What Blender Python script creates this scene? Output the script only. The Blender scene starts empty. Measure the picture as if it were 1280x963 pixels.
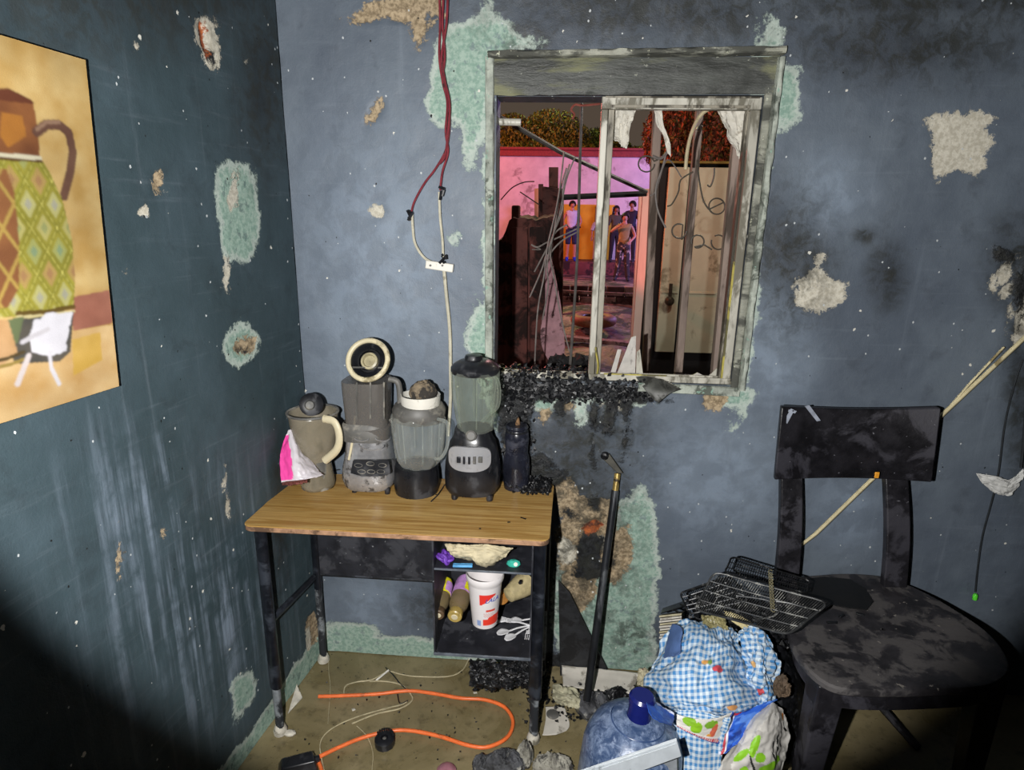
import bpy, bmesh, math, random
import numpy as np
from mathutils import Vector, Matrix, Euler

random.seed(7)
rng = np.random.default_rng(7)
SC = bpy.context.scene
COL = SC.collection

# ------------------------------------------------------------------ camera
FPX = 762.0; PITCH = math.radians(15.1); YAW = math.radians(3.8); ROLL = 0.017; CAMZ = 1.6
fwd = Vector((-math.sin(YAW)*math.cos(PITCH), math.cos(YAW)*math.cos(PITCH), -math.sin(PITCH)))
r0 = fwd.cross(Vector((0, 0, 1))).normalized(); u0 = r0.cross(fwd)
rgt = r0*math.cos(ROLL) + u0*math.sin(ROLL); upv = u0*math.cos(ROLL) - r0*math.sin(ROLL)
CAM = Vector((0, 0, CAMZ))
cam_d = bpy.data.cameras.new('camera'); cam_o = bpy.data.objects.new('camera', cam_d); COL.objects.link(cam_o)
cam_d.sensor_width = 36.0; cam_d.lens = 36.0*FPX/1280.0; cam_d.clip_start = 0.02; cam_d.clip_end = 200
mw = Matrix((rgt, upv, -fwd)).transposed().to_4x4(); mw.translation = CAM
cam_o.matrix_world = mw
SC.camera = cam_o

# ------------------------------------------------------------------ night sky, torch, exposure
SC.view_settings.view_transform = 'Standard'; SC.view_settings.look = 'None'
SC.view_settings.gamma = 1.0; SC.view_settings.exposure = 0.0
W = bpy.data.worlds.new('night_sky'); SC.world = W; W.use_nodes = True
wn = W.node_tree.nodes; wl = W.node_tree.links
bg = wn['Background']; bg.inputs['Color'].default_value = (0.105, 0.078, 0.058, 1); bg.inputs['Strength'].default_value = 0.75

def lamp(name, kind, loc, energy, color=(1, 1, 1), size=0.1, target=None, **kw):
    d = bpy.data.lights.new(name, kind); d.energy = energy; d.color = color
    if kind == 'AREA': d.size = size
    else: d.shadow_soft_size = size
    for k, v in kw.items(): setattr(d, k, v)
    o = bpy.data.objects.new(name, d); COL.objects.link(o); o.location = loc
    if target is not None:
        o.rotation_euler = (Vector(target)-Vector(loc)).to_track_quat('-Z', 'Y').to_euler()
    return o
# the hand torch held just left of the lens: its cone edge is the dark ring in the photograph
TORCH = (-0.17, 0.0, 1.56)
lamp('torch_light', 'SPOT', TORCH, 188, (1.0, 0.985, 0.96), 0.012, target=(-0.15, 1.93, 1.36), spot_size=math.radians(93), spot_blend=0.15)
# emergency and street lights out in the street, plus an added yard spot
lamp('red_beacon_light', 'POINT', (-4.2, 11.5, 3.6), 1150, (1.0, 0.20, 0.17), 0.25)
lamp('blue_beacon_light', 'POINT', (5.2, 12.6, 2.5), 950, (0.50, 0.36, 1.0), 0.25)
lamp('pink_beacon_light', 'POINT', (0.4, 10.5, 4.8), 190, (1.0, 0.50, 0.50), 0.3)
lamp('street_lamp_light', 'POINT', (-3.0, 20.5, 8.6), 1700, (0.78, 0.9, 0.3), 0.3)
lamp('tail_light', 'SPOT', (-1.6, 5.5, 2.6), 260, (1.0, 0.2, 0.08), 0.08, target=(2.2, 7.2, 2.2), spot_size=math.radians(70), spot_blend=0.6)
lamp('added_board_light', 'SPOT', (0.42, 3.5, 1.15), 16, (1.0, 0.20, 0.16), 0.05, target=(0.80, 4.2, 1.5), spot_size=math.radians(62), spot_blend=0.5)  # added unseen red spot that tints the narrow yard board pink
lamp('porch_lamp_light', 'POINT', (1.25, 3.9, 2.75), 62, (1.0, 0.93, 0.78), 0.08)

# ------------------------------------------------------------------ pixel helpers (pixel -> point on a real plane)
def ray(x, y): return fwd + rgt*((x-640)/FPX) - upv*((y-481.5)/FPX)
def at(x, y, Y):                      # point on the vertical plane y = Y
    d = ray(x, y); return CAM + d*(Y/d.y)
def fl(x, y, z=0.0):                  # point on the horizontal plane z
    d = ray(x, y); return CAM + d*((z-CAMZ)/d.z)
LWN = Vector((math.cos(math.radians(7.2)), -math.sin(math.radians(7.2)), 0)); LWP = Vector((-0.829, 1.926, 0))
LWD = Vector((-math.sin(math.radians(7.2)), -math.cos(math.radians(7.2)), 0))   # from the corner towards the viewer
def lw(x, y, off=0.0):                # point on the left wall
    d = ray(x, y); p = LWP + LWN*off
    return CAM + d*((p-CAM).dot(LWN)/d.dot(LWN))
def mpp(Y, y=600):                    # metres per pixel at depth Y
    return (at(641, y, Y)-at(640, y, Y)).length
WY = 1.93                             # back wall plane

def lin(c):
    if isinstance(c, str):
        c = c.lstrip('#'); c = [int(c[i:i+2], 16)/255 for i in (0, 2, 4)]
    return tuple(((v/12.92) if v <= 0.04045 else ((v+0.055)/1.055)**2.4) for v in c)

# ------------------------------------------------------------------ materials
class NT:
    def __init__(s, m): s.t = m.node_tree; s.n = s.t.nodes; s.l = s.t.links
    def node(s, ty, **kw):
        n = s.n.new(ty)
        for k, v in kw.items(): setattr(n, k, v)
        return n
    def put(s, sock, v):
        if hasattr(v, 'links') or isinstance(v, bpy.types.NodeSocket): s.l.new(v, sock)
        elif v is not None:
            if isinstance(v, (tuple, list)) and len(v) == 3 and sock.type == 'RGBA': v = (*v, 1)
            sock.default_value = v
    def math(s, op, a, b=None, c=None, clamp=False):
        n = s.node('ShaderNodeMath', operation=op, use_clamp=clamp); s.put(n.inputs[0], a)
        if b is not None: s.put(n.inputs[1], b)
        if c is not None: s.put(n.inputs[2], c)
        return n.outputs[0]
    def mix(s, f, a, b, blend='MIX'):
        n = s.node('ShaderNodeMix', data_type='RGBA', blend_type=blend); s.put(n.inputs[0], f); s.put(n.inputs[6], a); s.put(n.inputs[7], b); return n.outputs[2]
    def noise(s, vec, scale, detail=4, rough=0.55, dist=0):
        n = s.node('ShaderNodeTexNoise'); s.put(n.inputs['Vector'], vec); n.inputs['Scale'].default_value = scale
        n.inputs['Detail'].default_value = detail; n.inputs['Roughness'].default_value = rough; n.inputs['Distortion'].default_value = dist
        return n.outputs['Fac']
    def step(s, v, lo, hi):
        n = s.node('ShaderNodeMapRange', interpolation_type='SMOOTHSTEP'); s.put(n.inputs[0], v)
        n.inputs[1].default_value = lo; n.inputs[2].default_value = hi; return n.outputs[0]
    def map(s, vec, scale=(1, 1, 1), rot=(0, 0, 0), loc=(0, 0, 0)):
        n = s.node('ShaderNodeMapping'); s.put(n.inputs[0], vec); n.inputs['Scale'].default_value = scale
        n.inputs['Rotation'].default_value = rot; n.inputs['Location'].default_value = loc; return n.outputs[0]
    def attr(s, name): return s.node('ShaderNodeAttribute', attribute_name=name)
    def bump(s, h, strength=0.3, dist=0.002):
        n = s.node('ShaderNodeBump'); n.inputs['Strength'].default_value = strength; n.inputs['Distance'].default_value = dist
        s.put(n.inputs['Height'], h); return n.outputs[0]

def newmat(name):
    m = bpy.data.materials.new(name); m.use_nodes = True; q = NT(m)
    return m, q, q.n['Principled BSDF'], q.node('ShaderNodeTexCoord').outputs['Object']

MATS = {}
def pm(name, col, rough=0.6, metal=0.0, var=0.25, scale=30, bump=0.25, dirt=None, dirt_amt=0.5, dirt_scale=14, spec=0.5, bd=0.0015, stretch=(1, 1, 1), spots=None, spot_scale=90, spot_amt=0.5, sss=0, alpha=None, trans=0):
    if name in MATS: return MATS[name]
    m, q, b, co = newmat(name)
    c = lin(col); v = q.map(co, stretch)
    n1 = q.noise(v, scale, 5, 0.6)
    dark = tuple(x*(1-var) for x in c); light = tuple(min(1, x*(1+var)) for x in c)
    base = q.mix(q.step(n1, 0.3, 0.7), dark, light)
    rg = q.math('ADD', q.math('MULTIPLY', n1, 0.3), rough-0.15)
    if dirt is not None:
        n2 = q.noise(v, dirt_scale, 6, 0.65, 0.4)
        f = q.step(n2, 0.62-dirt_amt*0.3, 0.72-dirt_amt*0.3)
        base = q.mix(f, base, lin(dirt)); rg = q.math('ADD', rg, q.math('MULTIPLY', f, 0.25))
    if spots is not None:
        n3 = q.noise(co, spot_scale, 3, 0.6)
        base = q.mix(q.step(n3, 0.72-spot_amt*0.14, 0.76-spot_amt*0.14), base, lin(spots))
    q.put(b.inputs['Base Color'], base); q.put(b.inputs['Roughness'], rg)
    b.inputs['Metallic'].default_value = metal; b.inputs['Specular IOR Level'].default_value = spec
    if trans: b.inputs['Transmission Weight'].default_value = trans
    if alpha is not None: b.inputs['Alpha'].default_value = alpha
    if bump: q.put(b.inputs['Normal'], q.bump(q.noise(v, scale*3, 5, 0.65), bump, bd))
    MATS[name] = m; return m

def glassy(name, tint, cover=0.35, rough=0.15, dust='#8d8b82', dust_amt=0.4, scale=25):
    """see-through shell: clear where clean, veiled where dusty"""
    if name in MATS: return MATS[name]
    m, q, b, co = newmat(name)
    n = q.noise(q.map(co, (1, 1, 0.6)), scale, 5, 0.62)
    f = q.step(n, 0.35, 0.75)
    q.put(b.inputs['Base Color'], q.mix(f, lin(tint), lin(dust)))
    q.put(b.inputs['Roughness'], q.math('ADD', q.math('MULTIPLY', f, 0.4), rough)); b.inputs['Specular IOR Level'].default_value = 0.7
    tr = q.node('ShaderNodeBsdfTransparent'); tr.inputs[0].default_value = (*[0.55+0.45*x for x in lin(tint)], 1)
    lay = q.node('ShaderNodeLayerWeight'); lay.inputs[0].default_value = 0.35
    k = q.math('ADD', q.math('MULTIPLY', f, dust_amt), q.math('MULTIPLY', lay.outputs['Facing'], 0.45))
    k = q.math('ADD', k, cover, clamp=True)
    mx = q.node('ShaderNodeMixShader'); q.put(mx.inputs[0], k); q.l.new(tr.outputs[0], mx.inputs[1]); q.l.new(b.outputs[0], mx.inputs[2])
    q.l.new(mx.outputs[0], q.n['Material Output'].inputs[0])
    MATS[name] = m; return m

def attr_mat(name, rough=0.6, spec=0.4, bump=0.2, scale=120, attr='col', var=0.12, metal=0, bd=0.001):
    m, q, b, co = newmat(name)
    a = q.attr(attr).outputs['Color']; n = q.noise(co, scale, 4, 0.6)
    k = q.math('ADD', q.math('MULTIPLY', n, 2*var), 1-var)
    cmb = q.node('ShaderNodeCombineColor')
    for i in range(3): q.put(cmb.inputs[i], k)
    q.put(b.inputs['Base Color'], q.mix(1.0, a, cmb.outputs[0], 'MULTIPLY'))
    b.inputs['Roughness'].default_value = rough; b.inputs['Specular IOR Level'].default_value = spec; b.inputs['Metallic'].default_value = metal
    q.put(b.inputs['Normal'], q.bump(n, bump, bd)); MATS[name] = m
    return m

# ------------------------------------------------------------------ numpy noise
_tab = rng.random((256, 256))
def vnoise(x, y):
    xi = np.floor(x).astype(int); yi = np.floor(y).astype(int); fx = x-xi; fy = y-yi
    fx = fx*fx*(3-2*fx); fy = fy*fy*(3-2*fy)
    g = lambda i, j: _tab[(xi+i) % 256, (yi+j) % 256]
    return (g(0, 0)*(1-fx)+g(1, 0)*fx)*(1-fy)+(g(0, 1)*(1-fx)+g(1, 1)*fx)*fy
def fbm(x, y, o=4):
    x = np.asarray(x, float); y = np.asarray(y, float); s = 0; a = 0.5; t = 0
    for k in range(o): s = s+a*vnoise(x*2**k+17*k, y*2**k+31*k); t += a; a *= 0.5
    return s/t-0.5

# ------------------------------------------------------------------ mesh builder
class MB:
    def __init__(s): s.v = []; s.f = []; s.mi = []; s.cur = 0; s.uv = None
    def add(s, vs, fs):
        o = len(s.v); s.v += [tuple(v) for v in vs]; s.f += [tuple(i+o for i in f) for f in fs]; s.mi += [s.cur]*len(fs); return s
    def box(s, c, size, rot=None):
        c = Vector(c); h = [x/2 for x in size]; R = Euler(rot).to_matrix() if rot else Matrix.Identity(3)
        vs = [c+R @ Vector((sx*h[0], sy*h[1], sz*h[2])) for sx in (-1, 1) for sy in (-1, 1) for sz in (-1, 1)]
        return s.add(vs, [(0, 1, 3, 2), (4, 6, 7, 5), (0, 4, 5, 1), (2, 3, 7, 6), (0, 2, 6, 4), (1, 5, 7, 3)])
    def hexa(s, a, b):
        """two matching quads/polygons a and b joined into a solid"""
        n = len(a); return s.add(list(a)+list(b), [tuple(range(n-1, -1, -1)), tuple(range(n, 2*n))]+[(i, (i+1) % n, n+(i+1) % n, n+i) for i in range(n)])
    def prism(s, pts, off):
        off = Vector(off); return s.hexa([Vector(p) for p in pts], [Vector(p)+off for p in pts])
    def tube(s, pts, r, seg=8, closed=False, cap=True, flat=None):
        pts = [Vector(p) for p in pts]; n = len(pts); rs = r if isinstance(r, (list, tuple)) else [r]*n
        vs = []; nrm = None
        for i, p in enumerate(pts):
            if closed: t = pts[(i+1) % n]-pts[i-1]
            else: t = pts[min(i+1, n-1)]-pts[max(i-1, 0)]
            t = t.normalized() if t.length > 1e-9 else Vector((0, 0, 1))
            if nrm is None:
                nrm = t.orthogonal().normalized()
                if abs(t.z) < 0.95: nrm = t.cross(Vector((0, 0, 1))).normalized()
            nrm = (nrm-t*nrm.dot(t)).normalized(); b = t.cross(nrm)
            for k in range(seg):
                a = 2*math.pi*k/seg; vs.append(p+(nrm*math.cos(a)+b*math.sin(a)*(flat or 1))*rs[i])
        fs = []
        m = n if closed else n-1
        for i in range(m):
            j = (i+1) % n
            for k in range(seg): fs.append((i*seg+k, i*seg+(k+1) % seg, j*seg+(k+1) % seg, j*seg+k))
        if cap and not closed: fs += [tuple(range(seg-1, -1, -1)), tuple((n-1)*seg+k for k in range(seg))]
        return s.add(vs, fs)
    def lathe(s, c, prof, seg=32, axis=(0, 0, 1), flute=0, nfl=8, cap=True, squash=1.0):
        """prof: list of (radius, height along axis)"""
        c = Vector(c); ax = Vector(axis).normalized(); e1 = ax.orthogonal().normalized()
        if abs(ax.z) > 0.9: e1 = Vector((1, 0, 0)); e1 = (e1-ax*e1.dot(ax)).normalized()
        e2 = ax.cross(e1); vs = []
        for r, h in prof:
            for k in range(seg):
                a = 2*math.pi*k/seg; rr = r*(1+flute*math.cos(nfl*a)); vs.append(c+ax*h+e1*math.cos(a)*rr+e2*math.sin(a)*rr*squash)
        n = len(prof); fs = []
        for i in range(n-1):
            for k in range(seg): fs.append((i*seg+k, i*seg+(k+1) % seg, (i+1)*seg+(k+1) % seg, (i+1)*seg+k))
        if cap: fs += [tuple(range(seg-1, -1, -1)), tuple((n-1)*seg+k for k in range(seg))]
        return s.add(vs, fs)
    def rock(s, c, r, sq=(1, 1, 1)):
        c = Vector(c); R = Euler((random.random()*6, random.random()*6, random.random()*6)).to_matrix()
        base = [(1, 0, 0), (-1, 0, 0), (0, 1, 0), (0, -1, 0), (0, 0, 1), (0, 0, -1)]
        vs = []
        for b in base:
            p = R @ Vector(b)*r*random.uniform(0.6, 1.3); vs.append(c+Vector((p.x*sq[0], p.y*sq[1], p.z*sq[2])))
        return s.add(vs, [(0, 2, 4), (2, 1, 4), (1, 3, 4), (3, 0, 4), (2, 0, 5), (1, 2, 5), (3, 1, 5), (0, 3, 5)])
    def grid(s, P, wrap=False):
        """P[i][j] points"""
        n, m = len(P), len(P[0]); vs = [p for row in P for p in row]
        fs = [(i*m+j, i*m+(j+1) % m, (i+1)*m+(j+1) % m, (i+1)*m+j) for i in range(n-1) for j in range(m if wrap else m-1)]
        return s.add(vs, fs)

def wloc(o):
    v = Vector((0, 0, 0))
    while o is not None: v += o.location; o = o.parent
    return v
def mk(name, M, mat, parent=None, smooth=True, bevel=0, seg=2, solid=0, sub=0, loc=None, sharp=38):
    vs = [Vector(v) for v in M.v]
    if parent is not None: o0 = wloc(parent)
    elif loc is not None: o0 = Vector(loc)
    else:
        xs = [v.x for v in vs]; ys = [v.y for v in vs]; zs = [v.z for v in vs]
        o0 = Vector(((min(xs)+max(xs))/2, (min(ys)+max(ys))/2, min(zs)))
    me = bpy.data.meshes.new(name); me.from_pydata([v-o0 for v in vs], [], M.f)
    for m in (mat if isinstance(mat, (list, tuple)) else [mat]): me.materials.append(m)
    me.polygons.foreach_set('material_index', M.mi)
    bm = bmesh.new(); bm.from_mesh(me); bmesh.ops.recalc_face_normals(bm, faces=bm.faces); bm.to_mesh(me); bm.free()
    if smooth: me.shade_smooth(); me.set_sharp_from_angle(angle=math.radians(sharp))
    me.update()
    o = bpy.data.objects.new(name, me); COL.objects.link(o)
    if parent is not None: o.parent = parent
    else: o.location = o0
    if solid: md = o.modifiers.new('thickness', 'SOLIDIFY'); md.thickness = solid; md.offset = 0
    if bevel: md = o.modifiers.new('bevel', 'BEVEL'); md.width = bevel; md.segments = seg; md.limit_method = 'ANGLE'; md.angle_limit = math.radians(35)
    if sub: md = o.modifiers.new('smooth', 'SUBSURF'); md.levels = sub; md.render_levels = sub
    return o
def tag(o, label=None, cat=None, group=None, kind=None):
    if label: o['label'] = label
    if cat: o['category'] = cat
    if group: o['group'] = group
    if kind: o['kind'] = kind
    return o
def thing(name, label, cat, loc, group=None):
    o = bpy.data.objects.new(name, None); o.empty_display_size = 0.05; COL.objects.link(o); o.location = loc
    return tag(o, label, cat, group)
def struct(o): o['kind'] = 'structure'; return o

def crom(pts, n=8, closed=False):
    """Catmull-Rom through 3D points"""
    pts = [Vector(p) for p in pts]; out = []; N = len(pts)
    rngi = range(N) if closed else range(N-1)
    for i in rngi:
        g = (lambda k: pts[k % N]) if closed else (lambda k: pts[max(0, min(N-1, k))])
        p0, p1, p2, p3 = g(i-1), g(i), g(i+1), g(i+2)
        for k in range(n):
            t = k/n; out.append(0.5*((2*p1)+(p2-p0)*t+(2*p0-5*p1+4*p2-p3)*t*t+(3*p1-p0-3*p2+p3)*t**3))
    if not closed: out.append(pts[-1])
    return out
def wpx(pts, n=8, closed=False): return crom([at(*p) for p in pts], n, closed)

def patch(ctrl, nu=40, nv=40):
    """ctrl: rows of (px, py, Y) -> smooth grid of 3D points as list of rows"""
    rows = [[at(*c) if not isinstance(c, Vector) else c for c in r] for r in ctrl]
    def interp(seq, n):
        N = len(seq)-1; out = []
        for k in range(n):
            t = k/(n-1)*N; i = min(int(t), N-1); f = t-i; g = lambda q: seq[max(0, min(N, q))]
            p0, p1, p2, p3 = g(i-1), g(i), g(i+1), g(i+2)
            out.append(0.5*((2*p1)+(p2-p0)*f+(2*p0-5*p1+4*p2-p3)*f*f+(3*p1-p0-3*p2+p3)*f**3))
        return out
    rr = [interp(r, nu) for r in rows]
    cols = [interp([rr[i][j] for i in range(len(rr))], nv) for j in range(nu)]
    return [[cols[j][i] for j in range(nu)] for i in range(nv)]
def crumple(P, amp, freq, seed=0, aniso=(1, 1), edge=0.0):
    n, m = len(P), len(P[0]); i, j = np.meshgrid(np.linspace(0, 1, n), np.linspace(0, 1, m), indexing='ij')
    h = fbm(j*freq*aniso[0]+seed*7.3, i*freq*aniso[1]+seed*3.1, 4)
    rid = (0.5-np.abs(fbm(j*freq*1.7*aniso[0]+seed*5.3+9, i*freq*1.7*aniso[1]+seed, 3))*2.5)
    d2 = fbm(j*freq+seed+40, i*freq+seed+3, 3)
    out = []
    for a in range(n):
        row = []
        for b in range(m):
            p = P[a][b]; pa = P[min(a+1, n-1)][b]-P[max(a-1, 0)][b]; pb = P[a][min(b+1, m-1)]-P[a][max(b-1, 0)]
            nr = pa.cross(pb); nr = nr.normalized() if nr.length > 1e-9 else Vector((0, -1, 0))
            q = p+nr*amp*(h[a, b]*1.4+rid[a, b]*0.5)
            if edge and (a in (0, n-1) or b in (0, m-1)):
                q = q+(pa.normalized() if pa.length else nr)*edge*d2[a, b]*4+(pb.normalized() if pb.length else nr)*edge*h[a, b]*4
            row.append(q)
        out.append(row)
    return out
def set_col(o, cols, name='col'):
    a = o.data.color_attributes.new(name, 'FLOAT_COLOR', 'POINT')
    c = np.ones((len(o.data.vertices), 4), np.float32); c[:, :3] = cols
    a.data.foreach_set('color', c.ravel())
def set_uv(o, uvs):
    """uvs per vertex"""
    l = o.data.uv_layers.new(name='UVMap'); idx = np.empty(len(o.data.loops), int); o.data.loops.foreach_get('vertex_index', idx)
    l.data.foreach_set('uv', np.asarray(uvs, np.float32)[idx].ravel())
def text_mesh(s, size, extrude=0.0004):
    cu = bpy.data.curves.new('lettering', 'FONT'); cu.body = s; cu.size = size; cu.extrude = extrude; cu.align_x = 'CENTER'; cu.align_y = 'CENTER'
    o = bpy.data.objects.new('lettering', cu); COL.objects.link(o)
    bpy.context.view_layer.update()
    me = bpy.data.meshes.new_from_object(o.evaluated_get(bpy.context.evaluated_depsgraph_get()))
    vs = [v.co.copy() for v in me.vertices]; fs = [tuple(p.vertices) for p in me.polygons]
    bpy.data.objects.remove(o); bpy.data.curves.remove(cu); bpy.data.meshes.remove(me); return vs, fs
# ------------------------------------------------------------------ walls with plaster patches held as geometry data
LAYERS = ['white', 'green', 'tan', 'soot', 'smoke', 'orange', 'pale']
def wall_mat(name, base, base2, smoke, gloss, specks, scuffs=False):
    m, q, b, co = newmat(name)
    big = q.noise(co, 2.6, 5, 0.6); mid = q.noise(co, 13, 6, 0.62, 0.3); fine = q.noise(co, 75, 5, 0.65); grain = q.noise(co, 260, 3, 0.6)
    streak = q.noise(q.map(co, (38, 38, 1.6)), 1.0, 5, 0.6, 0.2); brush = q.noise(q.map(co, (4, 4, 60), rot=(0, 0.35, 0)), 1.0, 4, 0.6)
    c = q.mix(q.step(big, 0.35, 0.68), lin(base), lin(base2))
    c = q.mix(q.math('MULTIPLY', q.step(streak, 0.55, 0.85), 0.17), c, lin('#97a2ae'))
    c = q.mix(q.math('MULTIPLY', q.step(brush, 0.56, 0.8), 0.13), c, lin('#8b95a0'))
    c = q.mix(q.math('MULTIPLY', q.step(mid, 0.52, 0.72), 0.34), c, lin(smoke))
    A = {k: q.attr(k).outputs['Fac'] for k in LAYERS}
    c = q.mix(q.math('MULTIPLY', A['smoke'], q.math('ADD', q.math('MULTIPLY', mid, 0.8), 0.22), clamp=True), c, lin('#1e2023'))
    c = q.mix(q.math('MULTIPLY', A['pale'], (q.math('MULTIPLY', q.math('MULTIPLY', q.step(streak, 0.42, 0.7), q.step(mid, 0.3, 0.6)), 0.75) if scuffs else q.math('ADD', q.math('MULTIPLY', q.step(mid, 0.4, 0.62), 0.3), 0.28)), clamp=True), c, lin('#8c9bad'))
    jag = q.math('ADD', q.math('MULTIPLY', q.math('SUBTRACT', mid, 0.5), 0.075), q.math('MULTIPLY', q.math('SUBTRACT', fine, 0.5), 0.035))
    ragged = q.math('ADD', jag, q.math('MULTIPLY', q.math('SUBTRACT', grain, 0.5), 0.012))
    def lay(c, key, col, col2, soft=0.004, pit=None):
        f = q.step(q.math('ADD', A[key], ragged), -soft, soft)
        k = q.mix(q.step(fine, 0.38, 0.62), lin(col), lin(col2))
        return q.mix(f, c, k), f
    c, fg = lay(c, 'green', '#9db3a6', '#7e9a8d', 0.006)
    # flakes of the top coat left on the mint coat
    fl_ = q.math('MULTIPLY', fg, q.step(q.noise(co, 30, 6, 0.7), 0.57, 0.61))
    c = q.mix(q.math('MULTIPLY', fl_, 0.5), c, lin(base2))
    rim_ = q.math('MULTIPLY', fg, q.math('SUBTRACT', 1.0, q.step(q.math('ADD', A['green'], ragged), 0.006, 0.022)))
    c = q.mix(q.math('MULTIPLY', rim_, 0.7), c, lin('#b9c1ba'))
    c, ft = lay(c, 'tan', '#7d6d55', '#b09d80')
    c, fw = lay(c, 'white', '#cfcabb', '#b3ad9d')
    c, fs = lay(c, 'soot', '#0f1012', '#26282b', 0.006)
    c, fo = lay(c, 'orange', '#b25f2c', '#8a4428')
    grime = q.math('MULTIPLY', q.math('MULTIPLY', A['smoke'], q.step(q.noise(co, 24, 6, 0.7, 0.5), 0.42, 0.62)), 0.75, clamp=True)
    c = q.mix(grime, c, lin('#2a2b26'))
    # flecks
    if specks:
        for sc, th, col in ((17, 0.055, '#d4d2c8'), (41, 0.10, '#b9bec0'), (29, 0.05, '#101214')):
            v = q.node('ShaderNodeTexVoronoi'); q.put(v.inputs['Vector'], q.map(co, (1, 1, 0.8), loc=(sc, 0, sc))); v.inputs['Scale'].default_value = sc
            sel = q.node('ShaderNodeSeparateColor'); q.l.new(v.outputs['Color'], sel.inputs[0])
            d = q.math('ADD', v.outputs['Distance'], q.math('MULTIPLY', q.math('SUBTRACT', fine, 0.5), 0.34))
            f = q.math('MULTIPLY', q.math('LESS_THAN', d, th), q.math('GREATER_THAN', sel.outputs[0], 0.55 if sc != 41 else 0.8))
            c = q.mix(f, c, lin(col))
    q.put(b.inputs['Base Color'], c)
    rough = q.math('ADD', q.math('MULTIPLY', mid, 0.35), gloss)
    for f in (fg, ft, fw): rough = q.math('ADD', rough, q.math('MULTIPLY', f, 0.25))
    q.put(b.inputs['Roughness'], rough); b.inputs['Specular IOR Level'].default_value = 0.45
    h = q.math('ADD', q.math('MULTIPLY', fine, 0.35), q.math('MULTIPLY', mid, 0.9))
    for f, k in ((fg, -0.7), (ft, -0.9), (fw, -0.8), (fs, 0.4)): h = q.math('ADD', h, q.math('MULTIPLY', f, k))
    h = q.math('ADD', h, q.math('MULTIPLY', grain, 0.25))
    h = q.math('ADD', h, q.math('MULTIPLY', q.math('MULTIPLY', fs, fine), 3.0))
    q.put(b.inputs['Normal'], q.bump(h, 0.55, 0.004))
    return m

def wall_grid(name, mat, org, e1, nrm, us, zs, hole, patches, proj, slabs, smooth_fn):
    """a finely divided wall face: patches = (layer, cx, cy, rx, ry, rot_deg, power) measured on the photograph, turned into wall metres by proj"""
    org = Vector(org); e1 = Vector(e1); nrm = Vector(nrm)
    U, Z = np.meshgrid(us, zs, indexing='ij')
    L = {k: np.full(U.shape, -1.0) for k in LAYERS}
    L['smoke'][:] = 0; L['pale'][:] = 0
    warp1 = fbm(U*9, Z*9, 3); warp2 = fbm(U*9+50, Z*9+20, 3)
    for (k, cx, cy, rx, ry, rot, pw) in patches:
        c = proj(cx, cy)-org; a = proj(cx+1, cy)-org; b = proj(cx, cy+1)-org
        c2 = np.array([c.dot(e1), c.z]); a2 = np.array([a.dot(e1), a.z])-c2; b2 = np.array([b.dot(e1), b.z])-c2
        Mi = np.linalg.inv(np.array([a2, b2]).T)
        du = U-c2[0]+warp1*0.02; dz = Z-c2[1]+warp2*0.02
        X = Mi[0, 0]*du+Mi[0, 1]*dz; Y = Mi[1, 0]*du+Mi[1, 1]*dz
        r = math.radians(rot); x = (X*math.cos(r)+Y*math.sin(r))/rx; y = (-X*math.sin(r)+Y*math.cos(r))/ry
        l = (np.abs(x)**pw+np.abs(y)**pw)**(1/pw)
        if k in ('smoke', 'pale'): L[k] = np.maximum(L[k], np.clip(1.3-l, 0, 1)**1.3)
        else: L[k] = np.maximum(L[k], (1-l)*min(rx*np.linalg.norm(a2), ry*np.linalg.norm(b2)))
    smooth_fn(U, Z, L)
    D = fbm(U*5, Z*5, 3)*0.006+fbm(U*22, Z*22, 4)*0.004
    for k, d in (('green', -0.0015), ('white', -0.002), ('tan', -0.004)): D = D+d*np.clip(L[k]/0.01+0.5, 0, 1)
    D = D+np.clip(L['tan']/0.01+0.5, 0, 1)*fbm(U*45, Z*45, 3)*0.018
    D = D+np.clip(L['soot']/0.01+0.5, 0, 1)*(fbm(U*60, Z*60, 3)+0.25)*0.014
    D = D-np.clip(L['orange']/0.008+0.6, 0, 1)*0.012
    mb = MB(); n, m = U.shape
    mb.v = [tuple(org+e1*U[i, j]+Vector((0, 0, Z[i, j]))+nrm*D[i, j]) for i in range(n) for j in range(m)]
    for i in range(n-1):
        for j in range(m-1):
            if hole:
                uc = (us[i]+us[i+1])/2; zc = (zs[j]+zs[j+1])/2
                if hole[0] < uc < hole[1] and hole[2] < zc < hole[3]: continue
            mb.f.append((i*m+j, (i+1)*m+j, (i+1)*m+j+1, i*m+j+1)); mb.mi.append(0)
    base = len(mb.v)
    for a, bb in slabs: mb.hexa(a, bb)
    me = bpy.data.meshes.new(name); me.from_pydata(mb.v, [], mb.f); me.materials.append(mat)
    me.shade_smooth(); me.set_sharp_from_angle(angle=math.radians(50))
    for k in LAYERS:
        at_ = me.attributes.new(k, 'FLOAT', 'POINT'); arr = np.full(len(mb.v), -1.0 if k not in ('smoke', 'pale') else 0.6, np.float32)
        if k == 'pale': arr[:] = 0
        arr[:base] = L[k].ravel(); at_.data.foreach_set('value', arr)
    o = bpy.data.objects.new(name, me); COL.objects.link(o); return struct(o)

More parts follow.
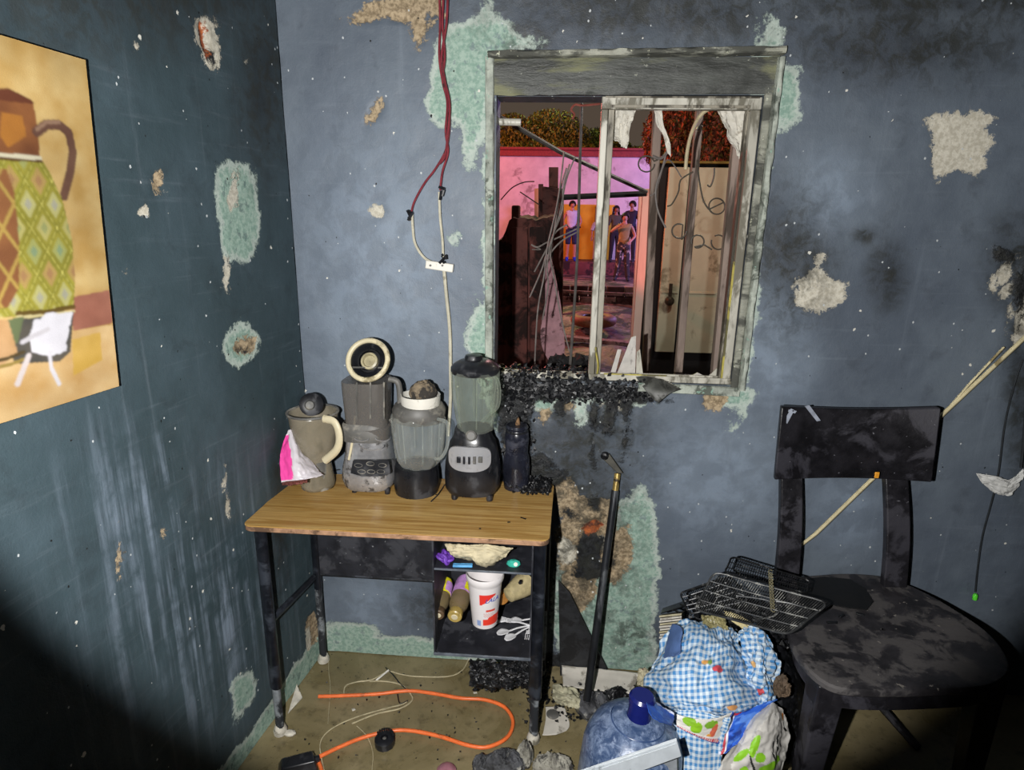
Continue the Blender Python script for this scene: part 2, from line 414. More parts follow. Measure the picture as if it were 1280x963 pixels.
HX0, HX1, HZ0, HZ1 = -0.188, 0.578, 1.102, 1.956        # window opening
X0, X1, ZT, TH = -0.829, 2.3, 2.62, 0.13
us = np.unique(np.round(np.concatenate([np.arange(X0, X1, 0.009), [X1, HX0, HX1]]), 5)); zs = np.unique(np.round(np.concatenate([np.arange(0, ZT, 0.009), [ZT, HZ0, HZ1]]), 5))
bp = [
 ('green', 578, 100, 40, 62, 12, 2.6), ('green', 598, 55, 50, 34, -10, 2.4), ('green', 636, 48, 36, 14, 10, 2), ('green', 556, 130, 22, 28, 0, 2), ('green', 590, 150, 14, 60, 0, 2),
 ('green', 611, 250, 7, 220, -1, 6), ('green', 602, 420, 18, 42, 0, 2.4), ('green', 612, 470, 14, 30, 0, 2.4),
 ('green', 944, 230, 16, 180, 5.5, 6), ('green', 928, 420, 13, 95, 5.5, 5), ('green', 980, 118, 20, 42, 8, 2.2), ('green', 985, 95, 14, 14, 0, 2), ('green', 915, 498, 26, 14, -8, 2.4), ('green', 990, 145, 12, 10, 0, 2),
 ('smoke', 725, 545, 100, 75, 0, 2.5), ('tan', 712, 508, 8, 6, 0, 2), ('white', 752, 506, 8, 4, 0, 2), ('white', 778, 508, 7, 5, 30, 2), ('green', 715, 498, 72, 9, 2, 2.4), ('green', 680, 505, 14, 14, 0, 2), ('green', 724, 512, 9, 18, 0, 2), ('green', 760, 510, 6, 14, 0, 2),
 ('green', 780, 740, 42, 105, 3, 3.2), ('green', 790, 660, 26, 44, 8, 2.4), ('green', 740, 760, 50, 75, 0, 3), ('green', 760, 820, 60, 30, 0, 3), ('green', 797, 640, 16, 22, 10, 2),
 ('green', 495, 812, 112, 17, 3.5, 6), ('green', 640, 826, 70, 9, 3.5, 6), ('green', 440, 795, 34, 16, 3, 3), ('green', 1190, 895, 180, 16, 4, 6), ('green', 790, 838, 60, 14, 3, 6),
 ('white', 1203, 166, 40, 24, -4, 4.5), ('white', 1196, 195, 34, 21, 0, 3.5), ('white', 1186, 203, 26, 14, -25, 3), ('white', 1022, 368, 33, 21, 8, 2.2), ('white', 1018, 348, 12, 14, 20, 2), ('white', 1022, 322, 7, 7, 0, 2), ('white', 1040, 362, 18, 9, -12, 2),
 ('white', 474, 264, 9, 9, 0, 2), ('white', 475, 268, 5, 4, 0, 2), ('green', 569, 296, 9, 8, 0, 2), ('tan', 680, 520, 10, 10, 0, 2.5),
 ('white', 1283, 395, 14, 34, 15, 2), ('white', 1258, 340, 8, 16, 10, 2), ('white', 1262, 362, 5, 10, 30, 2), ('white', 1244, 352, 5, 9, 0, 2), ('white', 1275, 320, 8, 5, 0, 2), ('white', 1262, 395, 4, 12, 10, 2),
 ('tan', 505, 12, 42, 16, 0, 2.5), ('tan', 522, 30, 10, 26, 0, 2), ('tan', 462, 22, 20, 8, 0, 2), ('tan', 534, 6, 20, 14, 0, 2), ('tan', 470, 140, 7, 18, 35, 2), ('tan', 892, 503, 17, 12, 12, 2),
 ('tan', 712, 636, 20, 16, 0, 2.6), ('tan', 740, 638, 26, 12, 0, 2.6), ('tan', 716, 686, 20, 36, 0, 2.8), ('tan', 744, 672, 32, 34, 0, 2.5), ('tan', 775, 688, 16, 32, 8, 2.2), ('tan', 722, 735, 22, 32, 0, 2.2), ('tan', 768, 715, 12, 14, 0, 2),
 ('smoke', 740, 690, 75, 150, 0, 3), ('smoke', 790, 800, 40, 60, 0, 2), ('tan', 706, 620, 14, 20, 0, 2), ('white', 706, 690, 10, 14, 0, 2), ('soot', 738, 690, 15, 30, 12, 2.2), ('soot', 736, 712, 20, 12, -14, 2), ('soot', 706, 640, 12, 6, 20, 2), ('soot', 752, 706, 14, 8, 0, 2), ('orange', 743, 662, 12, 9, -10, 1.4), ('white', 749, 680, 8, 11, 0, 2),
 ('soot', 700, 486, 90, 15, 2, 3), ('soot', 790, 492, 40, 9, 4, 2.5), ('soot', 645, 520, 20, 44, 0, 3), ('soot', 652, 560, 14, 50, 0, 3), ('soot', 635, 490, 18, 22, 0, 3), ('soot', 742, 505, 6, 24, 4, 2), ('soot', 762, 510, 9, 34, 0, 2), ('soot', 784, 515, 5, 30, -2, 2), ('soot', 700, 505, 5, 22, 0, 2),
 ('soot', 741, 560, 3, 16, 0, 2), ('soot', 780, 550, 2.5, 14, 0, 2), ('soot', 668, 580, 24, 14, 0, 2), ('soot', 690, 596, 14, 10, 0, 2), ('soot', 741, 632, 6, 12, 0, 2), ('soot', 700, 845, 40, 30, 0, 2),
 ('tan', 636, 500, 3.5, 40, 2, 3), ('tan', 634, 560, 3.5, 30, 0, 3), ('tan', 660, 500, 5, 8, 0, 2),
 ('smoke', 1110, 345, 30, 50, 0, 2), ('smoke', 1080, 295, 20, 14, 0, 2), ('smoke', 1275, 330, 50, 70, 0, 2), ('soot', 1255, 318, 16, 8, 20, 2), ('soot', 1276, 360, 7, 34, 8, 2), ('smoke', 1275, 480, 25, 160, 0, 2),
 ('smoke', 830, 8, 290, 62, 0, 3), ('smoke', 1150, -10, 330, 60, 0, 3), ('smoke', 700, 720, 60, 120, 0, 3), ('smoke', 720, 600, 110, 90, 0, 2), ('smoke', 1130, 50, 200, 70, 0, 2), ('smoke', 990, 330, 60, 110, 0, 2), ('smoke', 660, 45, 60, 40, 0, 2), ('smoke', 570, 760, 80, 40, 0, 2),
 ('pale', 480, 330, 130, 210, 0, 2.5), ('pale', 900, 600, 120, 100, 0, 2), ('pale', 470, 770, 70, 60, 0, 2), ('pale', 970, 450, 60, 100, 0, 2), ('pale', 1040, 240, 60, 60, 0, 2), ('pale', 1060, 640, 60, 60, 0, 2),
]
def back_fn(U, Z, L): pass
M_back = wall_mat('grey_blue_wall_paint', '#545d69', '#646e79', '#363c44', 0.36, True)
P = lambda x, z, y: Vector((x, y, z))
def slab(x0, x1, z0, z1, y0, y1): return ([P(x0, z0, y0), P(x1, z0, y0), P(x1, z1, y0), P(x0, z1, y0)], [P(x0, z0, y1), P(x1, z0, y1), P(x1, z1, y1), P(x0, z1, y1)])
ys, ye = WY+0.035, WY+TH
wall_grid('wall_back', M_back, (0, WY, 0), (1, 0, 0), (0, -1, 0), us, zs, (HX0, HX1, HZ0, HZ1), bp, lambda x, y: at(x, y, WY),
          [slab(X0-0.2, HX0, -0.3, ZT, ys, ye), slab(HX1, X1+0.1, -0.3, ZT, ys, ye), slab(HX0, HX1, -0.3, HZ0, ys, ye), slab(HX0, HX1, HZ1, ZT, ys, ye),
           slab(HX0-0.003, HX1+0.003, HZ0-0.03, HZ0-0.001, WY-0.002, ys), slab(HX0-0.03, HX0-0.001, HZ0, HZ1, WY, ys), slab(HX1+0.001, HX1+0.03, HZ0, HZ1, WY, ys), slab(HX0, HX1, HZ1+0.001, HZ1+0.03, WY, ys)], back_fn)
# left wall (1:1 distance measured from the corner towards the viewer)
lp = [
 ('white', 258, 42, 15, 20, 0, 2.3), ('white', 262, 66, 10, 20, -8, 2.2), ('orange', 256, 46, 4, 18, -4, 2.2), ('soot', 262, 72, 4, 9, -15, 2),
 ('green', 297, 245, 27, 38, 0, 3), ('green', 300, 290, 23, 40, 0, 2.6), ('green', 318, 282, 8, 26, 0, 2), ('white', 292, 240, 7, 22, 4, 2), ('white', 284, 335, 2.5, 14, 0, 2),
 ('green', 303, 429, 22, 24, 0, 2.3), ('tan', 309, 430, 12, 10, 0, 3), ('soot', 307, 436, 4, 3, 0, 2), ('tan', 195, 234, 6, 14, 0, 2),
 ('green', 306, 862, 15, 24, 12, 2.2), ('green', 300, 880, 8, 24, 12, 2), ('white', 285, 640, 2, 20, -6, 2), ('tan', 150, 705, 2, 12, 0, 2), ('tan', 205, 665, 4, 5, 0, 2), ('white', 386, 800, 4, 12, 0, 2), ('tan', 390, 790, 7, 20, 0, 2),
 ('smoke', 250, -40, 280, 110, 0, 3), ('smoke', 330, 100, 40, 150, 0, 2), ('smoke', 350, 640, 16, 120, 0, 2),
 ('pale', 260, 750, 130, 170, 0, 2), ('pale', 200, 640, 110, 110, 0, 2), ('white', 218, 465, 2, 4, 0, 2), ('white', 180, 268, 3.5, 3, 0, 2), ('white', 168, 58, 3, 4, 0, 2), ('white', 308, 76, 3, 5, 0, 2), ('white', 154, 340, 2.5, 3, 0, 2), ('white', 206, 240, 2, 2, 0, 2),
]
def left_fn(U, Z, L):
    L['green'] = np.maximum(L['green'], (0.085-Z-0.05*fbm(U*6, Z*0+3, 3)))
us2 = np.arange(0, 3.2, 0.010); zs2 = np.arange(0, ZT+0.005, 0.010)
M_left = wall_mat('dark_teal_wall_paint', '#334349', '#3f4f57', '#212a2f', 0.5, True, True)
lsl = lambda y0, y1: ([LWP-LWN*0.035+LWD*0+P(0, -0.3, 0), LWP-LWN*0.035+LWD*3.3+P(0, -0.3, 0), LWP-LWN*0.035+LWD*3.3+P(0, ZT, 0), LWP-LWN*0.035+P(0, ZT, 0)],
                      [LWP-LWN*0.14+P(0, -0.3, 0), LWP-LWN*0.14+LWD*3.3+P(0, -0.3, 0), LWP-LWN*0.14+LWD*3.3+P(0, ZT, 0), LWP-LWN*0.14+P(0, ZT, 0)])
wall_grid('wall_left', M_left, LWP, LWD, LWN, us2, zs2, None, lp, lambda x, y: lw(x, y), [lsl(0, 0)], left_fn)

# floor, ceiling, the two walls behind the viewer
fm, q, b, co = newmat('olive_concrete_floor')
n1 = q.noise(co, 3.2, 6, 0.62, 0.4); n2 = q.noise(co, 22, 6, 0.65); n3 = q.noise(co, 120, 4, 0.6)
c = q.mix(q.step(n1, 0.35, 0.65), lin('#736849'), lin('#8d8161')); c = q.mix(q.math('MULTIPLY', q.step(n2, 0.5, 0.72), 0.6), c, lin('#4a432f'))
c = q.mix(q.step(n3, 0.66, 0.72), c, lin('#2a261c')); q.put(b.inputs['Base Color'], c)
q.put(b.inputs['Roughness'], q.math('ADD', q.math('MULTIPLY', q.step(n1, 0.4, 0.6), 0.35), 0.22)); b.inputs['Specular IOR Level'].default_value = 0.5
q.put(b.inputs['Normal'], q.bump(q.math('ADD', n2, q.math('MULTIPLY', n3, 0.3)), 0.35, 0.003))
mb = MB(); fx = np.linspace(-1.5, 2.32, 96); fy = np.linspace(-1.62, 1.945, 90)
H = fbm(fx[:, None]*4+0*fy[None], fy[None]*4+0*fx[:, None], 3)*0.006-0.003
mb.grid([[Vector((x, y, min(0, H[i, j]))) for j, y in enumerate(fy)] for i, x in enumerate(fx)])
struct(mk('floor', mb, fm))
M_plain = pm('grey_ceiling_paint', '#4c5258', 0.8, var=0.15, scale=6)
mb = MB(); mb.box((0.4, 0.1, ZT+0.05), (4.6, 4.0, 0.1)); struct(mk('ceiling', mb, M_plain, smooth=False))
mb = MB(); mb.box((X1+0.05, 0.15, 1.3), (0.1, 3.55, 2.64)); struct(mk('wall_right', mb, M_plain, smooth=False))
mb = MB(); mb.box((0.4, -1.65, 1.3), (4.0, 0.1, 2.64)); struct(mk('wall_front', mb, M_plain, smooth=False))

# ------------------------------------------------------------------ window: scorched surround, aluminium sash
M_sur = pm('scorched_surround', '#8d8e82', 0.6, var=0.35, scale=16, bump=0.9, dirt='#4b4c46', dirt_amt=0.55, dirt_scale=9, bd=0.004, stretch=(0.5, 1, 1.4), spots='#b9bba6', spot_scale=60, spot_amt=0.5)
M_sur2 = pm('scorched_lintel', '#454744', 0.5, var=0.4, scale=14, bump=1.0, dirt='#77785c', dirt_amt=0.45, dirt_scale=4, bd=0.005, stretch=(0.4, 1, 1.8), spots='#8d8f84', spot_scale=50, spot_amt=0.25)
M_sur3 = pm('pale_worn_plaster', '#9aa096', 0.7, var=0.3, scale=25, bump=0.8, dirt='#5a6058', dirt_amt=0.35, dirt_scale=18, bd=0.004, spots='#86a394', spot_scale=35, spot_amt=0.6)
M_alu = pm('dull_white_aluminium', '#b9b6aa', 0.4, var=0.18, scale=20, bump=0.25, dirt='#6b675a', dirt_amt=0.5, dirt_scale=14, stretch=(1, 1, 0.3))
M_alu2 = pm('grimy_aluminium', '#8d8779', 0.5, var=0.25, scale=22, bump=0.3, dirt='#3a352c', dirt_amt=0.5, dirt_scale=10, stretch=(1, 1, 0.3))
M_yel = pm('yellow_edge_strip', '#a79c4a', 0.6, dirt='#5e5a3c', dirt_amt=0.4)
win = thing('window_1', None, None, (0.195, WY, HZ0)); win['kind'] = 'structure'
def rough_bar(a, b_, w, d, n=60, jitter=0.003, seed=0):
    """a plastered bar between points a and b: width vector w, depth vector d, knobbly"""
    a = Vector(a); b_ = Vector(b_); w = Vector(w); d = Vector(d); prof = [(-.5, 0), (-.5, .6), (-.42, 1), (-.2, .92), (.1, 1), (.38, .9), (.5, .55), (.5, 0)]
    rows = []
    for i in range(n+1):
        t = i/n; c = a.lerp(b_, t)
        rows.append([c+w*(p+0.12*fbm(np.array(t*14+seed), np.array(p*3.0), 3)*(1 if k not in (0, 7) else 0))+d*max(0, e*(1+0.6*float(fbm(np.array(t*22+seed*3), np.array(p*5.0+e), 3)))) for k, (p, e) in enumerate(prof)])
    m = MB(); m.grid(rows); return m
yf = WY-0.001
mk('lintel', rough_bar((-0.205, yf, 2.000), (0.603, yf, 2.006), (0, 0, 0.096), (0, -0.010, 0), 80, seed=1), M_sur2, win)
mk('lintel_lip', rough_bar((-0.212, yf, 2.056), (0.612, yf, 2.066), (0, 0, 0.020), (0, -0.030, 0), 80, seed=5), M_sur, win)
mk('jamb', rough_bar((-0.203, yf, 1.10), (-0.207, yf, 2.05), (0.026, 0, 0), (0, -0.020, 0), 80, seed=2), M_sur3, win)
mk('jamb', rough_bar((0.606, yf, 1.09), (0.606, yf, 2.05), (0.020, 0, 0), (0, -0.022, 0), 80, seed=3), M_sur3, win)
mk('jamb', rough_bar((0.584, yf, 1.09), (0.586, yf, 1.96), (0.022, 0, 0), (0, -0.008, 0), 80, seed=6), M_sur, win)
mk('sill_plaster', rough_bar((0.28, yf, 1.088), (0.60, yf, 1.082), (0, 0, 0.03), (0, -0.012, 0), 40, seed=4), M_sur3, win)
ya = 1.965
sash = mk('sash_frame', MB().box((0.349, ya, 1.938), (0.458, 0.03, 0.034)).box((0.563, ya-.001, 1.514), (0.026, 0.034, 0.812)).box((0.13, ya-.001, 1.514), (0.020, 0.032, 0.812)), M_alu, win, bevel=0.003)
mk('sash_channel', MB().box((0.150, ya+0.018, 1.525), (0.020, 0.03, 0.842)).box((0.547, ya+0.02, 1.52), (0.007, 0.03, 0.832)), M_alu2, win, bevel=0.002)
mk('sash_rail', MB().box((0.345, ya, 1.928), (0.40, 0.036, 0.008)).box((0.35, ya+0.0, 1.953), (0.44, 0.036, 0.005)), M_alu2, win, bevel=0.001)
mk('bottom_track', MB().box((0.195, ya, 1.107), (0.764, 0.05, 0.010)).box((0.195, ya-0.022, 1.114), (0.76, 0.004, 0.014)).box((0.195, ya+0.012, 1.114), (0.76, 0.004, 0.012)), M_alu, win, bevel=0.001)
mk('edge_strip', MB().box((0.5475, ya-0.016, 1.30), (0.006, 0.004, 0.38)).box((0.27, ya-0.02, 1.122), (0.20, 0.004, 0.005)), M_yel, win)
mk('edge_strip', MB().tube(crom([(0.139, ya-0.02, 1.21), (0.142, ya-0.022, 1.19), (0.150, ya-0.02, 1.15), (0.148, ya-0.018, 1.12)]), 0.003), M_yel, win)
# ------------------------------------------------------------------ outside: yard and street
M_mud = pm('wet_yard_mud', '#8a6f6a', 0.38, var=0.5, scale=5, bump=1.0, dirt='#2e2320', dirt_amt=0.6, dirt_scale=2.5, bd=0.03)
mb = MB(); gx = np.linspace(-13, 15, 170); gy = np.linspace(2.06, 23, 130)
def gz(y): return -0.12 if y < 4 else (-0.12+0.12*(y-4)/4 if y < 8 else (0.34*(y-8)/4.4 if y < 12.4 else 0.34))
NZ = fbm(gx[:, None]*1.3+0*gy[None], gy[None]*1.3+0*gx[:, None], 4)
mb.grid([[Vector((x, y, gz(y)+(NZ[i, j]*0.28 if 4 < y < 12.2 else 0))) for j, y in enumerate(gy)] for i, x in enumerate(gx)])
struct(mk('yard_ground', mb, M_mud))
M_render = pm('white_rendered_wall', '#d9d3cf', 0.8, var=0.12, scale=3, bump=0.3, dirt='#a79b97', dirt_amt=0.25, dirt_scale=2)
sw = thing('street_wall', None, None, (0, 16.6, 0.3)); sw['kind'] = 'structure'
zt = at(700, 195, 16.5).z
mk('wall_panel', MB().box((0.6, 16.6, zt/2), (27, 0.2, zt)), M_render, sw, smooth=False)
mk('cornice', MB().box((0.6, 16.55, zt+0.05), (27, 0.4, 0.14)).box((0.6, 16.5, zt+0.15), (27, 0.5, 0.06)), pm('red_cornice', '#8c3a35', 0.7), sw, bevel=0.01)
M_ylw = pm('yellow_painted_gate', '#d8b21c', 0.55, var=0.15, scale=2)
x0, x1 = at(701, 300, 16.4).x, at(764, 300, 16.4).x; z0, z1 = 0.6, at(730, 258, 16.4).z
g = thing('yellow_gate', 'yellow painted gate in the pale street wall behind the standing people', 'gate', ((x0+x1)/2, 16.45, z0))
for k in range(3):
    w = (x1-x0)/3; mk('gate_panel', MB().box((x0+w*(k+.5), 16.45, (z0+z1)/2), (w-0.02, 0.06, z1-z0)), M_ylw, g, bevel=0.01)
mk('gate_frame', MB().box(((x0+x1)/2, 16.46, z1+0.02), (x1-x0+0.1, 0.08, 0.05)), M_ylw, g)
M_kerb = pm('maroon_ledge', '#6d3a38', 0.6, var=0.3, scale=4, dirt='#2e1d1d', dirt_amt=0.5, dirt_scale=3)
struct(mk('street_ledge', MB().box((0.8, 15.9, 0.47), (27, 1.2, 0.36)), M_kerb, bevel=0.02))
# low wall of bricks in front of the path
M_brk = [pm('dull_red_brick_%s' % k, c, 0.7, var=0.3, scale=8, dirt='#3a2424', dirt_amt=0.4, dirt_scale=4) for k, c in zip(('dark', 'mid', 'pale'), ('#4c2f2e', '#7b4a45', '#8d726c'))]
t = thing('low_brick_wall', 'low wall of dull red bricks across the yard beyond the tyre', 'wall', (1.0, 11.0, 0.2))
zb, zt2 = at(740, 384, 11).z, at(740, 357, 11).z
for r_ in range(2):
    for k in range(11):
        wv = 0.30; mk('brick', MB().box((-0.35+k*(wv+0.02)+(0.15 if r_ else 0), 11+random.uniform(-.02, .02), zb+(zt2-zb)*(0.27+0.49*r_)), (wv, 0.2, (zt2-zb)*0.46)), random.choice(M_brk), t, bevel=0.01)
t = thing('car_tyre', 'old tyre lying flat in the wet yard seen left of the mullion', 'tyre', at(742, 408, 9.0))
mb = MB(); rows = []; c = Vector((at(742, 400, 9.0).x, 9.0, at(742, 400, 9.0).z))
for i in range(36):
    a = 2*math.pi*i/36; rows.append([c+Vector((math.cos(a)*(0.25+0.09*math.cos(p)), math.sin(a)*(0.25+0.09*math.cos(p)), 0.08*math.sin(p))) for p in [2*math.pi*j/14 for j in range(14)]])
rows.append(rows[0]); mb.grid(rows, wrap=True); mk('tread', mb, pm('brown_dusty_rubber', '#8a5a3c', 0.6, bump=0.5), t)
mk('rim_bead', MB().tube([c+Vector((math.cos(a)*0.17, math.sin(a)*0.17, 0.05)) for a in [2*math.pi*i/24 for i in range(24)]], 0.012, 6, closed=True), pm('dark_rubber', '#2a2422', 0.5), t)
# planks and rubble lying in the mud
for (px, py, Y, L_, a, nm, lb) in ((780, 410, 9.6, 1.3, 0.1, 'plank', 'wet board lying in the mud right of the tyre'), (735, 425, 8.2, 1.5, -0.2, 'plank', 'wet board lying in the mud nearer than the tyre'), (735, 366, 10.3, 1.6, 0.05, 'pipe', 'thin pipe lying before the low brick wall')):
    p = at(px, py, Y); o = mk(nm, MB().box(p, (L_, 0.16 if nm == 'plank' else 0.05, 0.05), (0, 0.03, a)), pm('wet_board', '#9b7a73', 0.35, dirt='#4a3532', dirt_amt=0.4), bevel=0.006)
    tag(o, lb, nm)

# trees
def crown(name, label, clumps, leaf, n, mats, trunk, seed=1):
    random.seed(seed); t = thing(name, label, 'tree', trunk[0])
    mb = MB()
    for k in range(n):
        c, r = random.choice(clumps); c = Vector(c)
        d = Vector((random.gauss(0, 1), random.gauss(0, 1), random.gauss(0, 1))).normalized()*(random.random()**0.35)
        p = c+Vector((d.x*r[0], d.y*r[1], d.z*r[2])); R = Euler((random.random()*6, random.random()*6, random.random()*6)).to_matrix(); s_ = leaf*random.uniform(0.6, 1.3)
        mb.cur = random.randrange(len(mats)); mb.add([p+R @ Vector(v)*s_ for v in ((-1, 0, 0), (0, -.45, .1), (1, 0, 0), (0, .45, .1))], [(0, 1, 2, 3)])
    mb.cur = 0; o = mk('foliage', mb, mats, t, smooth=False); o['kind'] = 'stuff'
    mb = MB(); mb.tube(crom(trunk, 6), [trunk_r for trunk_r in np.linspace(0.14, 0.06, len(crom(trunk, 6)))], 8); mk('trunk', mb, pm('tree_bark', '#4a3a2c', 0.85, bump=0.6), t)
A = lambda x, y, Y: at(x, y, Y)
Mg = [pm('olive_leaf', '#6f7422', 0.6), pm('dark_leaf', '#3c4216', 0.6), pm('yellow_leaf', '#96902b', 0.6)]
crown('garden_tree', 'olive green tree crown above the street wall left of the mullion', [(A(690, 165, 19), (0.9, 0.7, 0.62)), (A(655, 172, 19), (0.8, 0.6, 0.5)), (A(715, 172, 19), (0.55, 0.5, 0.42)), (A(640, 160, 19), (0.5, 0.5, 0.4)), (A(690, 185, 18.5), (1.3, 0.5, 0.25))], 0.055, 20000, Mg, [Vector((A(680, 180, 19).x, 19, 0.3)), Vector((A(682, 180, 19).x, 19, 2)), A(682, 170, 19)], 3)
crown('garden_tree', 'small dark tree crown just beside the white mullion', [(A(745, 178, 20), (0.5, 0.4, 0.4)), (A(765, 184, 20), (0.6, 0.4, 0.28)), (A(800, 192, 20), (0.8, 0.4, 0.2))], 0.055, 6000, Mg[1:2]+Mg[:1], [Vector((A(745, 180, 20).x, 20, 0.3)), Vector((A(745, 180, 20).x, 20, 2)), A(745, 178, 20)], 4)
Mr = [pm('rust_leaf', '#a8563a', 0.55), pm('brown_leaf', '#5c3322', 0.6), pm('green_red_leaf', '#6d5a2a', 0.6)]
crown('red_lit_tree', 'dense rust coloured tree above the pale door in the yard', [(A(838, 170, 7.6), (0.32, 0.4, 0.42)), (A(870, 150, 7.6), (0.4, 0.4, 0.3)), (A(895, 185, 7.6), (0.35, 0.4, 0.3)), (A(860, 195, 7.6), (0.5, 0.3, 0.2)), (A(930, 165, 7.6), (0.4, 0.4, 0.5))], 0.030, 18000, Mr, [Vector((A(880, 190, 7.6).x, 7.7, -0.05)), Vector((A(880, 190, 7.6).x, 7.7, 1.2)), A(875, 180, 7.6)], 5)
random.seed(11)

# yard shed with the pale door
M_blk = pm('charred_black', '#111012', 0.75, var=0.5, bump=0.6)
xa, xb = A(812, 300, 6.1).x, A(1010, 300, 6.1).x
shed = thing('burnt_shed', 'black burnt shed wall around the pale door across the yard', 'shed', ((xa+xb)/2, 6.2, 0))
zt3 = A(870, 203, 6.1).z
mk('shed_wall', MB().box(((xa+xb)/2, 6.25, zt3/2-0.05), (xb-xa, 0.12, zt3+0.1)), M_blk, shed)
mk('roof_edge', MB().box(((xa+xb)/2, 6.16, zt3), (xb-xa, 0.16, 0.02)), pm('ochre_roof_edge', '#7d6b2f', 0.8), shed)
dl, dr = A(832, 300, 6).x, A(908, 300, 6).x; dz0, dz1 = A(870, 444, 6).z, A(870, 208, 6).z
M_door = pm('greenish_white_door_paint', '#c4c2a8', 0.55, var=0.1, scale=3, bump=0.2, dirt='#8f8b74', dirt_amt=0.25, dirt_scale=3)
dn = thing('pale_door', 'greenish white metal door with a round knob across the yard', 'door', ((dl+dr)/2, 6.12, dz0))
for a, b_ in ((0, 0.335), (0.375, 1)):
    mk('door_panel', MB().box((dl+(dr-dl)*(a+b_)/2, 6.12, (dz0+dz1)/2), ((dr-dl)*(b_-a), 0.05, dz1-dz0)), M_door, dn, bevel=0.006)
    mk('panel_seam', MB().box((dl+(dr-dl)*(a+b_)/2, 6.09, dz0+(dz1-dz0)*0.34), ((dr-dl)*(b_-a)*0.86, 0.012, 0.02)), M_door, dn, bevel=0.003)
kb = A(836, 376, 6.05); k_ = mk('door_knob', MB().lathe(kb, [(0.03, 0), (0.045, 0.01), (0.045, 0.05), (0.02, 0.07)], 14, axis=(0, -1, 0)), pm('tarnished_knob', '#5c564b', 0.35, metal=0.7), dn)
mk('keyhole_plate', MB().box(A(838, 365, 6.08), (0.03, 0.02, 0.16)), pm('tarnished_knob', '#5c564b'), dn)

# wooden posts and boards between the window and the yard
M_post = pm('weathered_post_wood', '#8a7a70', 0.75, var=0.3, scale=20, bump=0.5, dirt='#4f443c', dirt_amt=0.4, stretch=(1, 1, 0.15))
M_pnk = pm('pale_painted_board', '#d8b9ab', 0.6, var=0.15, scale=10, stretch=(1, 1, 0.2))
def board(name, label, cat, pts, Y, th, mat, down=None, bevel=0.003):
    pp = [at(x, y, Y) for x, y in pts]
    if down is not None:                       # run the lower end on to the ground
        a, b_ = pp[0], pp[3]; k = (down-a.z)/(b_.z-a.z); pp[3] = a+(b_-a)*k; a, b_ = pp[1], pp[2]; k = (down-a.z)/(b_.z-a.z); pp[2] = a+(b_-a)*k
    o = mk(name, MB().prism(pp, (0, th, 0)), mat, bevel=bevel); return tag(o, label, cat) if label else o
board('timber_post', 'grey brown timber post just right of the pink lit board', 'post', [(818, 120), (829, 120), (812, 470), (803, 470)], 2.6, 0.04, M_post, -0.12)
board('timber_post', 'mauve grey timber post standing in front of the pale door', 'post', [(872, 128), (881, 128), (853, 470), (844, 470)], 2.5, 0.035, M_post, -0.12)
board('timber_post', 'brown timber post at the right edge of the window opening', 'post', [(917, 180), (932, 180), (906, 475), (890, 475)], 2.25, 0.04, M_post, -0.12)
board('painted_board', 'tall narrow board glowing pink beside the people', 'board', [(804, 236), (815, 236), (800, 432), (790, 432)], 4.2, 0.05, M_pnk, -0.1)
board('painted_board', 'thin strip board leaning at the left edge of the glowing one', 'board', [(799, 240), (803, 240), (791, 426), (788, 426)], 4.35, 0.02, M_pnk, -0.1)
M_maroon = pm('burnt_maroon_wood', '#5a302a', 0.8, var=0.4, scale=7, bump=0.7, dirt='#241614', dirt_amt=0.5, dirt_scale=5)
cab = thing('burnt_cabinet', 'dark burnt cabinet filling the lower left of the window view', 'cabinet', (A(660, 300, 3.3).x, 3.5, -0.12))
rows = []
xs = np.linspace(A(622, 300, 3.2).x, A(692, 300, 3.2).x, 16)
topz = [A(0+640, 300, 3.2).z]*16
tp = [302, 300, 290, 276, 272, 274, 273, 272, 274, 273, 276, 274, 272, 272, 270, 270]
pf = [Vector((x, 3.2+0.02*random.random(), A(650, tp[i], 3.2).z)) for i, x in enumerate(xs)]
pb = [p+Vector((0, 0.45, 0.02)) for p in pf]; ff = [Vector((p.x, p.y, -0.12)) for p in pf]; fb = [Vector((p.x, p.y+0.45, -0.12)) for p in pf]
mk('carcass', MB().grid([ff, pf, pb, fb]), M_maroon, cab)
for xx in (650, 672):
    mk('door', MB().prism([A(xx-10, 284, 3.18), A(xx+10, 284, 3.18), A(xx+9, 455, 3.18), A(xx-9, 455, 3.18)], (0, -0.02, 0)), M_maroon, cab, bevel=0.004)
tag(board('gate_pillar', None, None, [(678, 233), (705, 236), (703, 470), (680, 470)], 3.9, 0.3, M_maroon, -0.12), 'dark brown gate pillar with a flat top beside the burnt cabinet', 'pillar')
tag(board('charred_post', None, None, [(686, 209), (698, 209), (697, 300), (686, 300)], 4.4, 0.12, M_maroon, -0.1), 'narrow charred post sticking up behind the gate pillar', 'post')
tag(board('round_top_stub', None, None, [(673, 230), (679, 230), (679, 260), (673, 260)], 4.0, 0.05, M_maroon, -0.12), 'thin dark stub standing left of the gate pillar', 'stub')
tag(board('painted_pillar', None, None, [(668, 236), (682, 234), (682, 300), (668, 300)], 7.2, 0.3, M_pnk, -0.05), 'bright pink lit pillar between cabinet and gate pillar', 'pillar')
tag(mk('charred_stump', MB().box(A(645, 268, 3.35), (0.045, 0.05, 0.09)), M_maroon, bevel=0.008), 'small block standing on top of the burnt cabinet', 'stump')
tag(mk('iron_bar', MB().tube([A(700, 247, 3.95), A(808, 242, 4.0)], 0.017, 8), M_blk), 'black horizontal iron bar above the heads of the people', 'bar')
